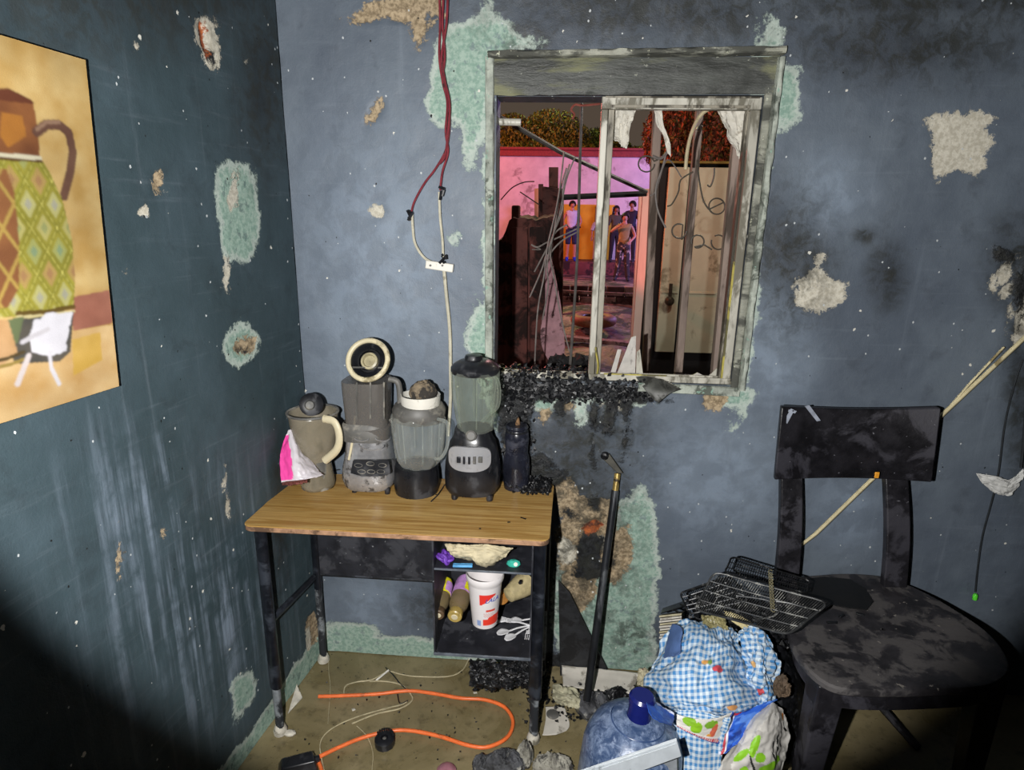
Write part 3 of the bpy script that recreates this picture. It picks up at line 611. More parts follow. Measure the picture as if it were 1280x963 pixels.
tag(mk('iron_bar', MB().tube([A(624, 146, 3.2), A(700, 190, 3.4), A(808, 240, 3.8)], 0.012, 8), pm('grey_steel', '#55524f', 0.5)), 'grey sloping iron bar crossing the window view', 'bar')
tag(mk('steel_rod', MB().tube(wpx([(727, 128, 2.5), (725, 200, 2.45), (721, 330, 2.4), (712, 466, 2.2)]), 0.0055, 8), pm('grey_steel', '#55524f')), 'upright grey steel rod left of the mullion', 'rod')
tag(mk('strip_lamp', MB().tube([A(612, 152, 2.03), A(651, 153, 2.03)], 0.011, 10), M_alu), 'short white tube poking in at the window view upper left corner', 'tube')
tag(mk('red_hook', MB().tube(wpx([(750, 130, 2.4), (728, 132, 2.4), (719, 131, 2.4), (714, 137, 2.4), (718, 143, 2.4), (715, 149, 2.4)]), 0.004, 6), pm('red_cable_skin', '#8c4a3f', 0.5)), 'bent reddish wire hanging at the top of the window', 'wire')
# pale and pink rags
M_rag = pm('pink_grey_rag', '#b58a92', 0.8, var=0.25, scale=12, bump=0.4, dirt='#5b4447', dirt_amt=0.3)
o = mk('pink_rag', MB().grid(crumple(patch([[(683, 318, 3.17), (688, 318, 3.17)], [(680, 370, 3.17), (700, 375, 3.16)], [(676, 425, 3.16), (706, 430, 3.14)], [(686, 452, 3.14), (704, 448, 3.14)]], 16, 40), 0.012, 5, 2)), M_rag, solid=0.003)
tag(o, 'mauve rag hanging over the burnt cabinet edge', 'rag')
# bundle of hanging cables
M_cab = pm('grey_scorched_cable', '#77706c', 0.55, var=0.3, scale=30)
CL = ['its end hanging straight down to the sill', 'starting highest beside the steel rod', 'ending lowest at its far left', 'following the mauve rag down', 'branching right at gate pillar height', 'branching right a little lower', 'crossing sideways to the steel rod', 'short hooked end poking out left']
for k, pts in enumerate([
    [(705, 190), (701, 225), (695, 262), (684, 310), (680, 345), (672, 390), (668, 462)],
    [(719, 196), (708, 225), (700, 265), (690, 300), (684, 330), (685, 360), (678, 400)],
    [(712, 205), (704, 235), (703, 262), (692, 292), (683, 318), (676, 340), (662, 372)],
    [(708, 210), (700, 240), (694, 280), (688, 318), (692, 345), (702, 400), (712, 440)],
    [(709, 281), (695, 290), (684, 310), (676, 325), (668, 340)],
    [(722, 290), (704, 300), (690, 314), (682, 330)],
    [(664, 306), (672, 309), (682, 304), (700, 296), (726, 284)],
    [(665, 312), (676, 312), (666, 308)]]):
    o = mk('hanging_cable', MB().tube(crom([at(x, y, 2.42+0.015*k) for x, y in pts], 6), 0.0032 if k != 7 else 0.002, 6), M_cab)
    tag(o, 'grey scorched cable in the tangle, '+CL[k], 'cable', 'cables tangled in the left window half')
M_wire = pm('black_iron_wire', '#2b2926', 0.55)
for pts, lb in (([(626, 250), (640, 235), (655, 228), (668, 227)], 'fine wire arching over the burnt cabinet, upper one'), ([(650, 240), (662, 248), (674, 256)], 'fine wire arching over the burnt cabinet, lower one')):
    tag(mk('fine_wire', MB().tube(wpx([(x, y, 3.3) for x, y in pts]), 0.003, 5), M_wire), lb, 'wire')
# iron scrolls of the window grille on the yard side
def ringpts(cx, cy, r, Y, a0=0, a1=360, n=24): return [at(cx+r*math.cos(math.radians(a)), cy+r*math.sin(math.radians(a)), Y) for a in np.linspace(a0, a1, n)]
M_scr = pm('rusty_scroll_iron', '#4d473d', 0.55)
YS = 2.488
scr = thing('wire_scrollwork', 'curled rusty iron scrolls fixed to the mauve grey post before the pale door', 'scrollwork', at(862, 300, YS))
for pts in (
    ringpts(896, 258, 10, YS, -60, 330)+wpx([(886, 262, YS), (879, 250, YS), (874, 225, YS), (871, 200, YS)]),
    ringpts(849, 289, 9, YS, 0, 300)+wpx([(852, 300, YS), (858, 292, YS)]),
    ringpts(898, 303, 9, YS, -120, 200), ringpts(872, 302, 8, YS, 160, 480)+wpx([(880, 306, YS), (890, 312, YS)]),
    wpx([(893, 210, YS), (892, 222, YS), (888, 233, YS), (884, 231, YS)]), wpx([(866, 215, YS), (851, 225, YS), (848, 240, YS), (840, 255, YS), (834, 258, YS)])):
    mk('scroll', MB().tube(pts, 0.0032, 6), M_scr, scr)
tag(mk('wire_loop', MB().tube(ringpts(808, 205, 10, 2.59, 0, 340)+[at(822, 200, 2.59)], 0.003, 6), M_scr), 'grey wire loop before the pink wall, tied to the grey brown post', 'wire')
M_cream = pm('cream_conduit', '#b7ab8a', 0.5, var=0.2, scale=14, dirt='#6b6048', dirt_amt=0.3)
tag(mk('bent_conduit', MB().tube(wpx([(857, 212, 2.15), (859, 190, 2.15), (864, 168, 2.15), (873, 148, 2.12), (885, 137, 2.1), (900, 134, 2.08)]), 0.006, 8), M_cream), 'cream conduit arching over the pale door', 'conduit')
tag(mk('cable_clamp', MB().box(A(874, 160, 2.49), (0.018, 0.03, 0.018), (0, 0.4, 0)), M_alu, bevel=0.002), 'small shiny clamp on the mauve grey post', 'clamp')
o = mk('burnt_wire_joint', MB().tube(wpx([(815, 195, 2.59), (826, 198, 2.59), (836, 188, 2.59)]), 0.006, 7).tube(wpx([(833, 190, 2.59), (828, 210, 2.59), (820, 235, 2.59), (822, 262, 2.59), (832, 285, 2.59)]), 0.004, 6).tube(wpx([(812, 245, 2.59), (820, 238, 2.59), (834, 200, 2.59), (852, 222, 2.59)]), 0.0025, 5), M_cab)
tag(o, 'knot of grey scorched wires tied to the grey brown post', 'wires')
M_sheet = pm('singed_net_curtain', '#c9c5ba', 0.85, var=0.12, scale=15, bump=0.3, dirt='#8e8678', dirt_amt=0.3)
def rag(name, lb, ctrl, mat, amp=0.01, fr=5, sd=1, nu=20, nv=24, cat='curtain', th=0.0015):
    return tag(mk(name, MB().grid(crumple(patch(ctrl, nu, nv), amp, fr, sd, edge=0.002)), mat, solid=th), lb, cat)
rag('curtain_scrap', 'torn white curtain scrap hanging right beside the mullion', [[(764, 133, 2.0), (780, 133, 2.0), (797, 133, 2.0)], [(764, 155, 2.0), (778, 155, 2.02), (789, 157, 2.0)], [(768, 176, 2.0), (776, 182, 2.02), (783, 186, 2.0)]], M_sheet, 0.015, 6, 2)
rag('curtain_scrap', 'narrow twisted white curtain scrap by the grey brown post', [[(816, 133, 2.0), (827, 133, 2.0)], [(821, 155, 2.0), (830, 157, 2.0)], [(830, 172, 2.0), (838, 180, 2.0)], [(833, 188, 2.0), (838, 196, 2.0)]], M_sheet, 0.008, 5, 3, 10, 24)
rag('curtain_scrap', 'largest torn white curtain scrap, at the upper right window corner', [[(894, 133, 2.0), (915, 133, 2.0), (937, 133, 2.0)], [(903, 155, 2.0), (920, 155, 2.02), (936, 155, 2.0)], [(914, 180, 2.0), (924, 182, 2.02), (934, 180, 2.0)], [(925, 198, 2.0), (929, 204, 2.0), (933, 208, 2.0)]], M_sheet, 0.018, 6, 4)
# glass and board splinters on the sill
M_spl = pm('grey_white_splinter', '#b5b1ab', 0.5, var=0.15, dirt='#7b7672', dirt_amt=0.3)
def shard(name, lb, pts, Y, th, mat, cat='shard'):
    o = mk(name, MB().prism([at(*p) if len(p) == 3 else at(p[0], p[1], Y) for p in pts], (0, th, 0)), mat, smooth=False); return tag(o, lb, cat)
shard('glass_shard', 'tall pointed grey shard standing on the sill right of the mullion', [(771, 468), (789, 422), (795, 420), (794, 469)], 2.0, 0.004, M_spl)
shard('glass_shard', 'thin slanting shard between mullion and tall pointed shard', [(763, 467), (772, 437), (777, 437), (769, 468)], 2.0, 0.004, M_spl)
shard('glass_shard', 'white narrow shard right against the tall pointed one', [(795, 469), (796, 440), (800, 437), (804, 470)], 2.0, 0.004, M_alu)
shard('glass_shard', 'white triangular shard in the lower right window corner', [(884, 472), (899, 458), (905, 448), (904, 473)], 2.0, 0.004, M_alu)
shard('glass_shard', 'low flat grey shard beside the corner shard', [(862, 471), (872, 466), (884, 472)], 2.01, 0.004, M_spl)
o = mk('burnt_flap', MB().grid(patch([[(794, 470, 1.945), (826, 474, 1.93), (851, 487, 1.90)], [(802, 482, 1.92), (822, 488, 1.90), (838, 492, 1.89)], [(816, 499, 1.895), (820, 502, 1.89), (824, 503, 1.89)]], 12, 12)), pm('dark_grey_flap', '#4a4b47', 0.5, var=0.3, dirt='#23231f', dirt_amt=0.5), solid=0.003)
tag(o, 'dark grey bent triangular flap hanging over the sill', 'flap')
# heap just behind the sill on the left
mb = MB()
for k in range(260):
    p = at(random.uniform(688, 745), random.uniform(448, 474), 2.30+random.uniform(-.05, .05)); mb.rock(p, random.uniform(.008, .03))
o = mk('charred_heap', mb, M_blk, smooth=False); tag(o, 'black charred heap just behind the sill left of the mullion', 'debris', kind='stuff')
tag(mk('charred_shelf', MB().box((A(690, 480, 2.3).x, 2.3, A(690, 476, 2.3).z-0.6), (0.5, 0.2, 1.2)), M_maroon, bevel=0.01), 'dark charred low unit under the window outside', 'unit')
# ------------------------------------------------------------------ people in the street
M_skin = pm('skin', '#c08a70', 0.55, var=0.08, bump=0); M_skin2 = pm('darker_skin', '#9a6a52', 0.55, var=0.08, bump=0)
M_hair = pm('black_hair', '#17120f', 0.5, var=0.3); M_eye = pm('dark_eye', '#1a1413', 0.3); M_lip = pm('lip', '#8e4c46', 0.5)
def person(label, foot, height, pose, cloth, skin, hair='short', yaw=0, group=None):
    k = height/1.70; t = thing('person', label, 'person', foot, group); t.rotation_euler.z = 0
    R = Matrix.Rotation(yaw, 3, 'Z')
    J = dict(pelvis=((0, 0, .93), .125), waist=((0, -.005, 1.06), .105), chest=((0, 0, 1.26), .13), neck0=((0, .01, 1.42), .055), neck1=((0, 0, 1.49), .048), head=((0, -.012, 1.58), .078), crown=((0, -.005, 1.645), .066),
             nose=((0, -.098, 1.565), .013), chin=((0, -.055, 1.515), .035))
    bones = [('pelvis', 'waist', 'top'), ('waist', 'chest', 'top'), ('chest', 'neck0', 'top'), ('neck0', 'neck1', 'skin'), ('neck1', 'head', 'skin'), ('head', 'crown', 'skin'), ('head', 'nose', 'skin'), ('neck1', 'chin', 'skin')]
    for s, S in ((-1, 'l'), (1, 'r')):
        el, wr, kn, an = pose.get('elbow_'+S, (s*.24, .03, 1.12)), pose.get('wrist_'+S, (s*.26, -.04, .88)), pose.get('knee_'+S, (s*.10, -.02, .49)), pose.get('ankle_'+S, (s*.11, .02, .08))
        el, wr = Vector(el), Vector(wr); d = (wr-el).normalized(); side = d.cross(Vector((0, 1, 0)) if abs(d.y) < .9 else Vector((1, 0, 0))).normalized()*s; fw = d.cross(side)
        palm = wr+d*.055
        J.update({'sh'+S: ((s*.165, 0, 1.375), .052), 'el'+S: (el, .037), 'wr'+S: (wr, .025), 'pa'+S: (palm, .030),
                  'hip'+S: ((s*.085, 0, .88), .088), 'kn'+S: (kn, .055), 'an'+S: (an, .038), 'he'+S: (Vector(an)+Vector((0, .03, -.045)), .034), 'to'+S: (Vector(an)+Vector((s*.02, -.15, -.055)), .026)})
        bones += [('chest', 'sh'+S, 'top'), ('sh'+S, 'el'+S, cloth.get('sleeve', 'skin')), ('el'+S, 'wr'+S, cloth.get('cuff', 'skin')), ('wr'+S, 'pa'+S, 'skin'),
                  ('pelvis', 'hip'+S, 'legs'), ('hip'+S, 'kn'+S, 'legs'), ('kn'+S, 'an'+S, cloth.get('shin', 'legs')), ('an'+S, 'he'+S, 'shoe'+S), ('an'+S, 'to'+S, 'shoe'+S)]
        for q_ in range(5):
            if q_ == 4: b0 = wr+d*.02+side*.03; b1 = b0+(side*.8+d*.8)*.03; b2 = b1+(d+fw*.3)*.022
            else:
                off = side*(.027-.018*q_); L_ = (.07, .078, .072, .055)[q_]; b0 = palm+off+d*.012; b1 = b0+d*L_*.5; b2 = b1+(d+fw*.5).normalized()*L_*.5
            for z_, (nm, pt) in enumerate((('a', b0), ('b', b1), ('c', b2))): J['f%s%d%s' % (S, q_, nm)] = (pt, .0095-.001*z_)
            bones += [('pa'+S if q_ < 4 else 'wr'+S, 'f%s%da' % (S, q_), 'skin'), ('f%s%da' % (S, q_), 'f%s%db' % (S, q_), 'skin'), ('f%s%db' % (S, q_), 'f%s%dc' % (S, q_), 'skin')]
    names = list(J); idx = {n: i for i, n in enumerate(names)}
    lean = pose.get('lean', 0)
    def tr(p):
        p = Vector(p); p = Vector((p.x+lean*max(0, p.z-.9), p.y, p.z)); return R @ (p*k)
    pts = [tr(J[n][0]) for n in names]
    me = bpy.data.meshes.new('body'); me.from_pydata(pts, [(idx[a], idx[b_]) for a, b_, _ in bones], [])
    o = bpy.data.objects.new('body_tmp', me); COL.objects.link(o)
    md = o.modifiers.new('skin', 'SKIN'); md.use_smooth_shade = True
    for i, n in enumerate(names):
        sv = me.skin_vertices[0].data[i]; r_ = J[n][1]*k; sv.radius = (r_, r_*(0.78 if n in ('chest', 'waist', 'pelvis') else 1)); sv.use_root = (n == 'pelvis')
    sb = o.modifiers.new('sub', 'SUBSURF'); sb.levels = 1
    bpy.context.view_layer.update()
    ev = bpy.data.meshes.new_from_object(o.evaluated_get(bpy.context.evaluated_depsgraph_get())); bpy.data.objects.remove(o)
    ev.materials.clear(); ev.materials.append(skin); ev.shade_smooth(); ev.name = 'body'
    b_ = bpy.data.objects.new('body', ev); COL.objects.link(b_); b_.parent = t
    seg = [(pts[idx[x]], pts[idx[y]], r_) for x, y, r_ in bones]
    A0 = np.array([s[0] for s in seg]); D0 = np.array([s[1]-s[0] for s in seg]); L2 = (D0**2).sum(1)+1e-9
    V = np.array([v.co for v in ev.vertices]); Nn = np.array([v.normal for v in ev.vertices])
    cen = np.array([p.center for p in ev.polygons]); tt = np.clip(((cen[:, None]-A0)*D0).sum(2)/L2, 0, 1); dist = np.linalg.norm(cen[:, None]-(A0+tt[:, :, None]*D0), axis=2)
    lab = [seg[i][2] for i in dist.argmin(1)]
    for reg, nm, th in (('legs', cloth.get('legs_name', 'trousers'), .014), ('top', cloth.get('top_name', 'shirt'), .018), ('shoel', 'shoe', .008), ('shoer', 'shoe', .008)):
        ids = [i for i, l in enumerate(lab) if l == reg]
        if not ids: continue
        used = sorted({v for i in ids for v in ev.polygons[i].vertices}); mp = {v: i for i, v in enumerate(used)}
        m = MB(); m.add([Vector(V[v]+Nn[v]*th)+Vector(foot) for v in used], [[mp[v] for v in ev.polygons[i].vertices] for i in ids])
        mk(nm, m, cloth[reg[:4] if reg[:4] == 'shoe' else reg], t, solid=0.006)
    hd = tr(J['head'][0])+Vector(foot)
    F = lambda x, y, z: Vector(foot)+tr((x, y, z))
    mb = MB()
    for i in range(9):
        ph = math.pi*0.62*i/8; row = []
        for j in range(20):
            a = 2*math.pi*j/20; rr = math.sin(ph)*(.099+.004*math.sin(5*a)); back = max(0, math.sin(a)); z = 1.60+.105*math.cos(ph)-(.03*back*(i/8))
            y = math.sin(a)*rr*1.12+.012
            if y < -.03: z = max(z, 1.63)
            row.append(F(math.cos(a)*rr, y, z))
        mb.add([], []); 
        if i == 0: R0 = []
        R0.append(row)
    mb.grid(R0, wrap=True)
    if hair == 'long':
        mb.grid([[F(math.cos(a)*(.095+.01*i), math.sin(a)*.10+.03, 1.62-.07*i) for a in np.linspace(-.35, math.pi+.35, 14)] for i in range(5)])
    if hair: mk('hair', mb, M_hair, t, solid=0.01)
    for s in (-1, 1):
        mk('eye', MB().lathe(F(s*.03, -.078, 1.585), [(0.001, -.008*k), (.012*k, 0), (0.001, .008*k)], 8), M_eye, t)
        mk('ear', MB().lathe(F(s*.08, 0, 1.575), [(0.001, -.03*k), (.014*k, 0), (0.001, .03*k)], 8), skin, t)
    mk('mouth', MB().box(F(0, -.078, 1.53), (.045*k, .012, .01*k)), M_lip, t)
    return t
def cloth_m(n, c, **kw): return pm(n, c, 0.8, var=0.15, scale=8, **kw)
zl = 0.65
def fh(px, top, Y, z): f_ = at(px, top, Y); return (f_.x, Y, z), f_.z-z
f_, h = fh(716, 251, 15.55, zl)
person('man in white vest and dark blue shorts standing against the yellow gate', f_, h, dict(elbow_l=(-.27, .03, 1.13), wrist_l=(-.20, -.16, 1.0), elbow_r=(.27, .03, 1.13), wrist_r=(.2, -.16, 1.02)),
       dict(legs=cloth_m('navy_cloth', '#20264f'), top=cloth_m('white_vest_cloth', '#cfd0e0'), shoe=cloth_m('blue_shoe', '#1d3fd0'), legs_name='shorts', top_name='vest', shin='skin'), M_skin, 'short', 0.1)
f_, h = fh(749, 268, 15.55, zl)
person('shorter person half hidden behind the white mullion, pale long clothes', f_, h, {}, dict(legs=cloth_m('grey_cloth', '#9a9a92'), top=cloth_m('pale_cloth', '#a8a8a0'), shoe=cloth_m('dark_shoe', '#2a2a30'), sleeve='top'), M_skin2, 'short', 0.3)
f_, h = fh(771, 257, 15.6, zl)
person('woman with long dark hair and dark olive top standing at the back', f_, h, dict(elbow_r=(.25, -.02, 1.13), wrist_r=(.1, -.18, 1.12)), dict(legs=cloth_m('black_cloth', '#1c1a22'), top=cloth_m('olive_cloth', '#4a4a35'), shoe=cloth_m('dark_shoe', '#2a2a30'), sleeve='top'), M_skin2, 'long', 0.2)
f_, h = fh(791, 251, 15.65, zl)
person('man with short dark hair and dark top behind the woman in front', f_, h, {}, dict(legs=cloth_m('black_cloth', '#1c1a22'), top=cloth_m('blue_black_cloth', '#25283e'), shoe=cloth_m('dark_shoe', '#2a2a30'), sleeve='top', cuff='top'), M_skin2, 'short', -0.5)
f_, h = fh(782, 266, 13.9, 0.34)
M_camo = pm('dark_patterned_cloth', '#3a3232', 0.8, var=0.3, spots='#b9a493', spot_scale=9, spot_amt=0.9)
person('woman in front with hand at her face, khaki top and dark patterned trousers', f_, h, dict(elbow_l=(-.34, -.08, 1.22), wrist_l=(-.12, -.2, 1.38), elbow_r=(.28, -.04, 1.13), wrist_r=(.16, -.2, 1.0), ankle_l=(-.16, .02, .08), ankle_r=(.15, .0, .08)),
       dict(legs=M_camo, top=cloth_m('khaki_cloth', '#a4915c'), shoe=cloth_m('dark_shoe', '#2a2a30')), M_skin, 'short', -0.1)
# ------------------------------------------------------------------ painting on the left wall
p_tr = lw(108, 75, 0.03); p_br = lw(150, 483, 0.03)
n_w, n_h = 300, 400; WID = 0.52
def cv(s, t, off=0.028):            # s: metres from the right edge towards the viewer, t: 0 bottom .. 1 top
    e = p_br.lerp(p_tr, t); d = (e-LWP).dot(LWD)+s
    return LWP+LWD*d+Vector((0, 0, e.z))+LWN*off
S = np.linspace(0, WID, n_w)[:, None]+np.zeros((1, n_h)); T = np.zeros((n_w, 1))+np.linspace(0, 1, n_h)[None]
def cinv(px, py):                   # photograph pixel -> (s, t) on the canvas
    p = lw(px, py, 0.028); z = p.z; t = (z-p_br.z)/(p_tr.z-p_br.z); e = p_br.lerp(p_tr, t); return (p-LWP).dot(LWD)-(e-LWP).dot(LWD), t
def inpoly(poly):
    q_ = [cinv(*p) if len(p) == 2 else p[:2] for p in poly]; ins = np.zeros(S.shape, bool); n = len(q_)
    for i in range(n):
        (x1, y1), (x2, y2) = q_[i], q_[(i+1) % n]
        c_ = ((y1 > T) != (y2 > T)) & (S < (x2-x1)*(T-y1)/(y2-y1+1e-12)+x1); ins ^= c_
    return ins
def stroke(pts, w):
    q_ = [cinv(*p) for p in pts]; d = np.full(S.shape, 9.0); hh = (p_tr.z-p_br.z)
    for (x1, y1), (x2, y2) in zip(q_[:-1], q_[1:]):
        dx, dy = x2-x1, (y2-y1)*hh; l2 = dx*dx+dy*dy+1e-12; tt = np.clip(((S-x1)*dx+(T-y1)*hh*dy)/l2, 0, 1)
        d = np.minimum(d, np.hypot(S-x1-tt*dx, (T-y1)*hh-tt*dy))
    return d < w
C = np.zeros(S.shape+(3,)); HH = 0.64
def fill(mask, c1, c2=None, n=None):
    c1 = np.array(lin(c1)); C[mask] = c1
    if c2 is not None:
        k = np.clip(0.5+1.6*(fbm(S*22+n, T*HH*22, 4)), 0, 1)[..., None]; C[mask] = (c1*(1-k)+np.array(lin(c2))*k)[mask]
allm = np.ones(S.shape, bool)
fill(allm, '#b08d50', '#c8ae78', 0)
fill(inpoly([(0, 440), (20, 425), (148, 405), (152, 500), (0, 540), (-200, 640), (-200, 440)]), '#bd965e', '#cfb283', 3)
fill(inpoly([(88, 372), (140, 362), (145, 403), (92, 414)]), '#8d5a4a', '#a06a58', 5)
fill(inpoly([(90, 425), (125, 415), (128, 450), (92, 470)]), '#c09a45', '#caa65a', 6)
sh = [(-40, 105), (-5, 112), (22, 116), (42, 130), (47, 160), (50, 196), (-80, 196), (-80, 110)]
fill(inpoly(sh), '#6a4029', '#8c5a34', 7); fill(inpoly([(2, 140), (28, 145), (33, 170), (10, 185), (0, 170)]), '#96602f', '#a8702f', 8)
fill(inpoly([(-20, 112), (10, 110), (38, 124), (44, 130), (20, 128), (0, 125)]), '#5d3424')
fill(stroke([(46, 165), (58, 156), (74, 156), (86, 166), (91, 190), (88, 215), (80, 245)], 0.0085), '#6e5040', '#5a3d33', 9)
fill(stroke([(46, 162), (58, 153), (74, 153)], 0.003), '#8d705c')
body = inpoly([(-60, 193), (50, 196), (62, 215), (78, 250), (90, 300), (94, 350), (92, 385), (20, 396), (-60, 400)])
fill(body, '#9c943c', '#7f7a30', 10)
# diamond net of the jug
HHp = p_tr.z-p_br.z; u_ = S/0.050; v_ = T*HHp/0.080
da = np.abs(((u_+v_) % 1)-0.5); db = np.abs(((u_-v_) % 1)-0.5)
lines = body & ((da > 0.44) | (db > 0.44)); inner = body & (da < 0.30) & (db < 0.30); core = body & (da < 0.14) & (db < 0.14)
ci = (np.floor(u_+v_).astype(int)*3+np.floor(u_-v_).astype(int)*5) % 4
pal = [lin(c) for c in ('#a9a263', '#96985a', '#a58a52', '#aaa66c')]
for k in range(4): C[inner & (ci == k)] = pal[k]
for k in range(4): C[core & (ci == k)] = [lin(c) for c in ('#8f935f', '#7d8f6c', '#9a7650', '#9c9a86')][k]
fill(lines, '#6d6a1e')
fill(body & (((da > 0.485) | (db > 0.485))), '#cdc46a')
fill(stroke([(-20, 194), (0, 194), (25, 196), (50, 198)], 0.004), '#c9c2a8'); fill(stroke([(-20, 198), (0, 198), (25, 200), (52, 202)], 0.002), '#553c22')
left = inpoly([(-90, 215), (-10, 210), (8, 212), (18, 240), (24, 300), (24, 360), (10, 385), (-90, 400)])
fill(left, '#8a5c38', '#74492f', 12); k_ = left & (((da > 0.43) | (db > 0.43))); fill(k_, '#a58a48')
fill(stroke([(22, 392), (55, 390), (92, 384)], 0.004), '#5d4a20'); fill(stroke([(22, 397), (55, 395), (92, 389)], 0.003), '#c4b787')
fill(inpoly([(20, 400), (92, 390), (88, 440), (75, 452), (20, 455), (10, 440)]), '#5b554c', '#444441', 14)
fill(inpoly([(8, 400), (30, 396), (22, 430), (8, 425)]), '#606a4a')
fill(inpoly([(-60, 395), (10, 400), (22, 440), (0, 460), (-60, 480)]), '#c09a70', '#a27c50', 15)
fill(stroke([(-10, 452), (10, 448), (30, 440)], 0.003), '#4d4028'); fill(stroke([(-10, 462), (15, 455), (34, 448)], 0.003), '#8f7a40')
jm = fbm(S*60, T*HH*60, 3)
def jag(poly, amt):
    global S, T
    s0, t0 = S, T; S = S+jm*amt; T = T+jm*amt*1.5; m_ = inpoly(poly); S, T = s0, t0; return m_
fill(jag([(44, 402), (58, 392), (90, 390), (86, 420), (82, 438), (62, 446), (40, 440), (36, 425)], 0.01), '#d8d6dc', '#c6c4cc', 16)
fill(stroke([(62, 440), (64, 460), (74, 480)], 0.004), '#cfccd2'); fill(stroke([(36, 445), (28, 465), (22, 480)], 0.005), '#c9bfbe'); fill(stroke([(28, 428), (42, 420), (60, 412)], 0.004), '#bdb9be')
soft = np.clip(0.9+0.5*fbm(S*9, T*HH*9, 4), 0.6, 1.15)[..., None]; C *= soft*0.84
paint = thing('painting', 'unframed ochre canvas painting of patterned brown and green jugs', 'painting', cv(WID/2, 0, 0.012))
mb = MB(); mb.grid([[cv(S[i, j], T[i, j]) for j in range(n_h)] for i in range(n_w)])
M_pt = attr_mat('painted_canvas', 0.5, 0.35, 0.35, 420, var=0.08)
for _ in range(2): C = (C+np.roll(C, 1, 0)+np.roll(C, -1, 0)+np.roll(C, 1, 1)+np.roll(C, -1, 1))/5
o = mk('painted_face', mb, M_pt, paint); set_col(o, C.reshape(-1, 3))
e = [cv(0, 0, .027), cv(WID, 0, .027), cv(WID, 1, .027), cv(0, 1, .027)]; f_ = [cv(0, 0, .004), cv(WID, 0, .004), cv(WID, 1, .004), cv(0, 1, .004)]
mk('stretcher_edge', MB().hexa(e, f_), pm('canvas_edge', '#8d7340', 0.8, dirt='#3b3226', dirt_amt=0.5), paint, smooth=False)

# ------------------------------------------------------------------ school desk
ZD = 0.748
desk = thing('school_desk', 'small school desk with wood grain top and black tube legs', 'desk', (-0.42, 1.7, 0))
m, q, b, co = newmat('desk_laminate')
w1 = q.noise(q.map(co, (1.4, 34, 1)), 1.6, 6, 0.65, 1.4); w2 = q.noise(q.map(co, (3, 150, 1)), 1.5, 4, 0.6, 0.3); w3 = q.noise(co, 9, 5, 0.65); w4 = q.noise(q.map(co, (22, 3, 1)), 1.0, 4, 0.6)
c = q.mix(q.step(w1, 0.38, 0.62), lin('#a1793c'), lin('#c2a062')); c = q.mix(q.math('MULTIPLY', q.step(w2, 0.45, 0.7), 0.45), c, lin('#82602f'))
c = q.mix(q.math('MULTIPLY', q.step(w3, 0.6, 0.75), 0.25), c, lin('#6a5a3a')); c = q.mix(q.math('MULTIPLY', q.step(w4, 0.66, 0.75), 0.3), c, lin('#d8c59a'))
q.put(b.inputs['Base Color'], c); q.put(b.inputs['Roughness'], q.math('ADD', q.math('MULTIPLY', w3, 0.35), 0.2)); b.inputs['Specular IOR Level'].default_value = 0.45
q.put(b.inputs['Normal'], q.bump(q.math('ADD', w3, q.math('MULTIPLY', w2, 0.3)), 0.18, 0.002)); M_lam = m
def rrect(x0, y0, x1, y1, r, n=6, z=0):
    out = []
    for cx, cy, a0 in ((x1-r, y1-r, 0), (x0+r, y1-r, 90), (x0+r, y0+r, 180), (x1-r, y0+r, 270)):
        out += [Vector((cx+r*math.cos(math.radians(a0+90*k/n)), cy+r*math.sin(math.radians(a0+90*k/n)), z)) for k in range(n+1)]
    return out
def top_out(z, inset=0):
    pts = rrect(-0.868+inset, 1.516+inset, 0.010-inset, 1.900-inset, 0.025, 6, z)
    return [Vector((p.x+0.012*(p.y-1.516)/0.38, p.y, p.z)) for p in pts]
mk('desk_top', MB().hexa(top_out(ZD-0.004), top_out(ZD)), M_lam, desk, bevel=0.0012)
mk('edge_band', MB().hexa(top_out(ZD-0.019, 0.0008), top_out(ZD-0.004, 0.0008)), pm('worn_pinkish_edge', '#a47f63', 0.6, var=0.3, scale=30, bump=0.4, dirt='#5e4634', dirt_amt=0.35), desk, bevel=0.002)
M_leg = pm('black_enamel_tube', '#17191f', 0.35, var=0.4, scale=25, bump=0.15, dirt='#2f343d', dirt_amt=0.35, dirt_scale=10)
M_leg2 = pm('worn_grey_tube', '#74797d', 0.55, var=0.5, scale=28, bump=0.4, dirt='#22252a', dirt_amt=0.55, dirt_scale=16)
M_cap = pm('grimy_white_cap', '#c3beb1', 0.6, dirt='#6f6a5c', dirt_amt=0.35)
def leg(x, y, zmid, front=True, x_top=None):
    xt = x if x_top is None else x_top
    l_ = mk('leg', MB().tube([(x, y, zmid-0.02), (xt, y, ZD-0.02)], 0.0165 if front else 0.013, 14, flat=1.5), M_leg, desk)
    mk('leg_lower', MB().tube([(x, y, 0.02), (x, y, zmid+0.01)], 0.0125, 12, flat=1.3), M_leg2, l_)
    mk('foot_cap', MB().lathe((x, y, 0), [(0.021, 0), (0.022, 0.012), (0.016, 0.028), (0.013, 0.034)], 14), M_cap, l_)
leg(-0.828, 1.545, 0.20); leg(-0.018, 1.585, 0.19); leg(-0.812, 1.878, 0.33, False); leg(0.0, 1.878, 0.3, False)
zs_l = at(350, 775, 1.545).z
mk('side_rail', MB().tube([(-0.828, 1.545, zs_l-0.01), (-0.818, 1.86, at(390, 722, 1.86).z)], 0.011, 10), M_leg, desk)
mk('side_rail', MB().tube([(-0.01, 1.585, zs_l-0.01), (-0.006, 1.87, zs_l-0.01)], 0.011, 10), M_leg, desk)
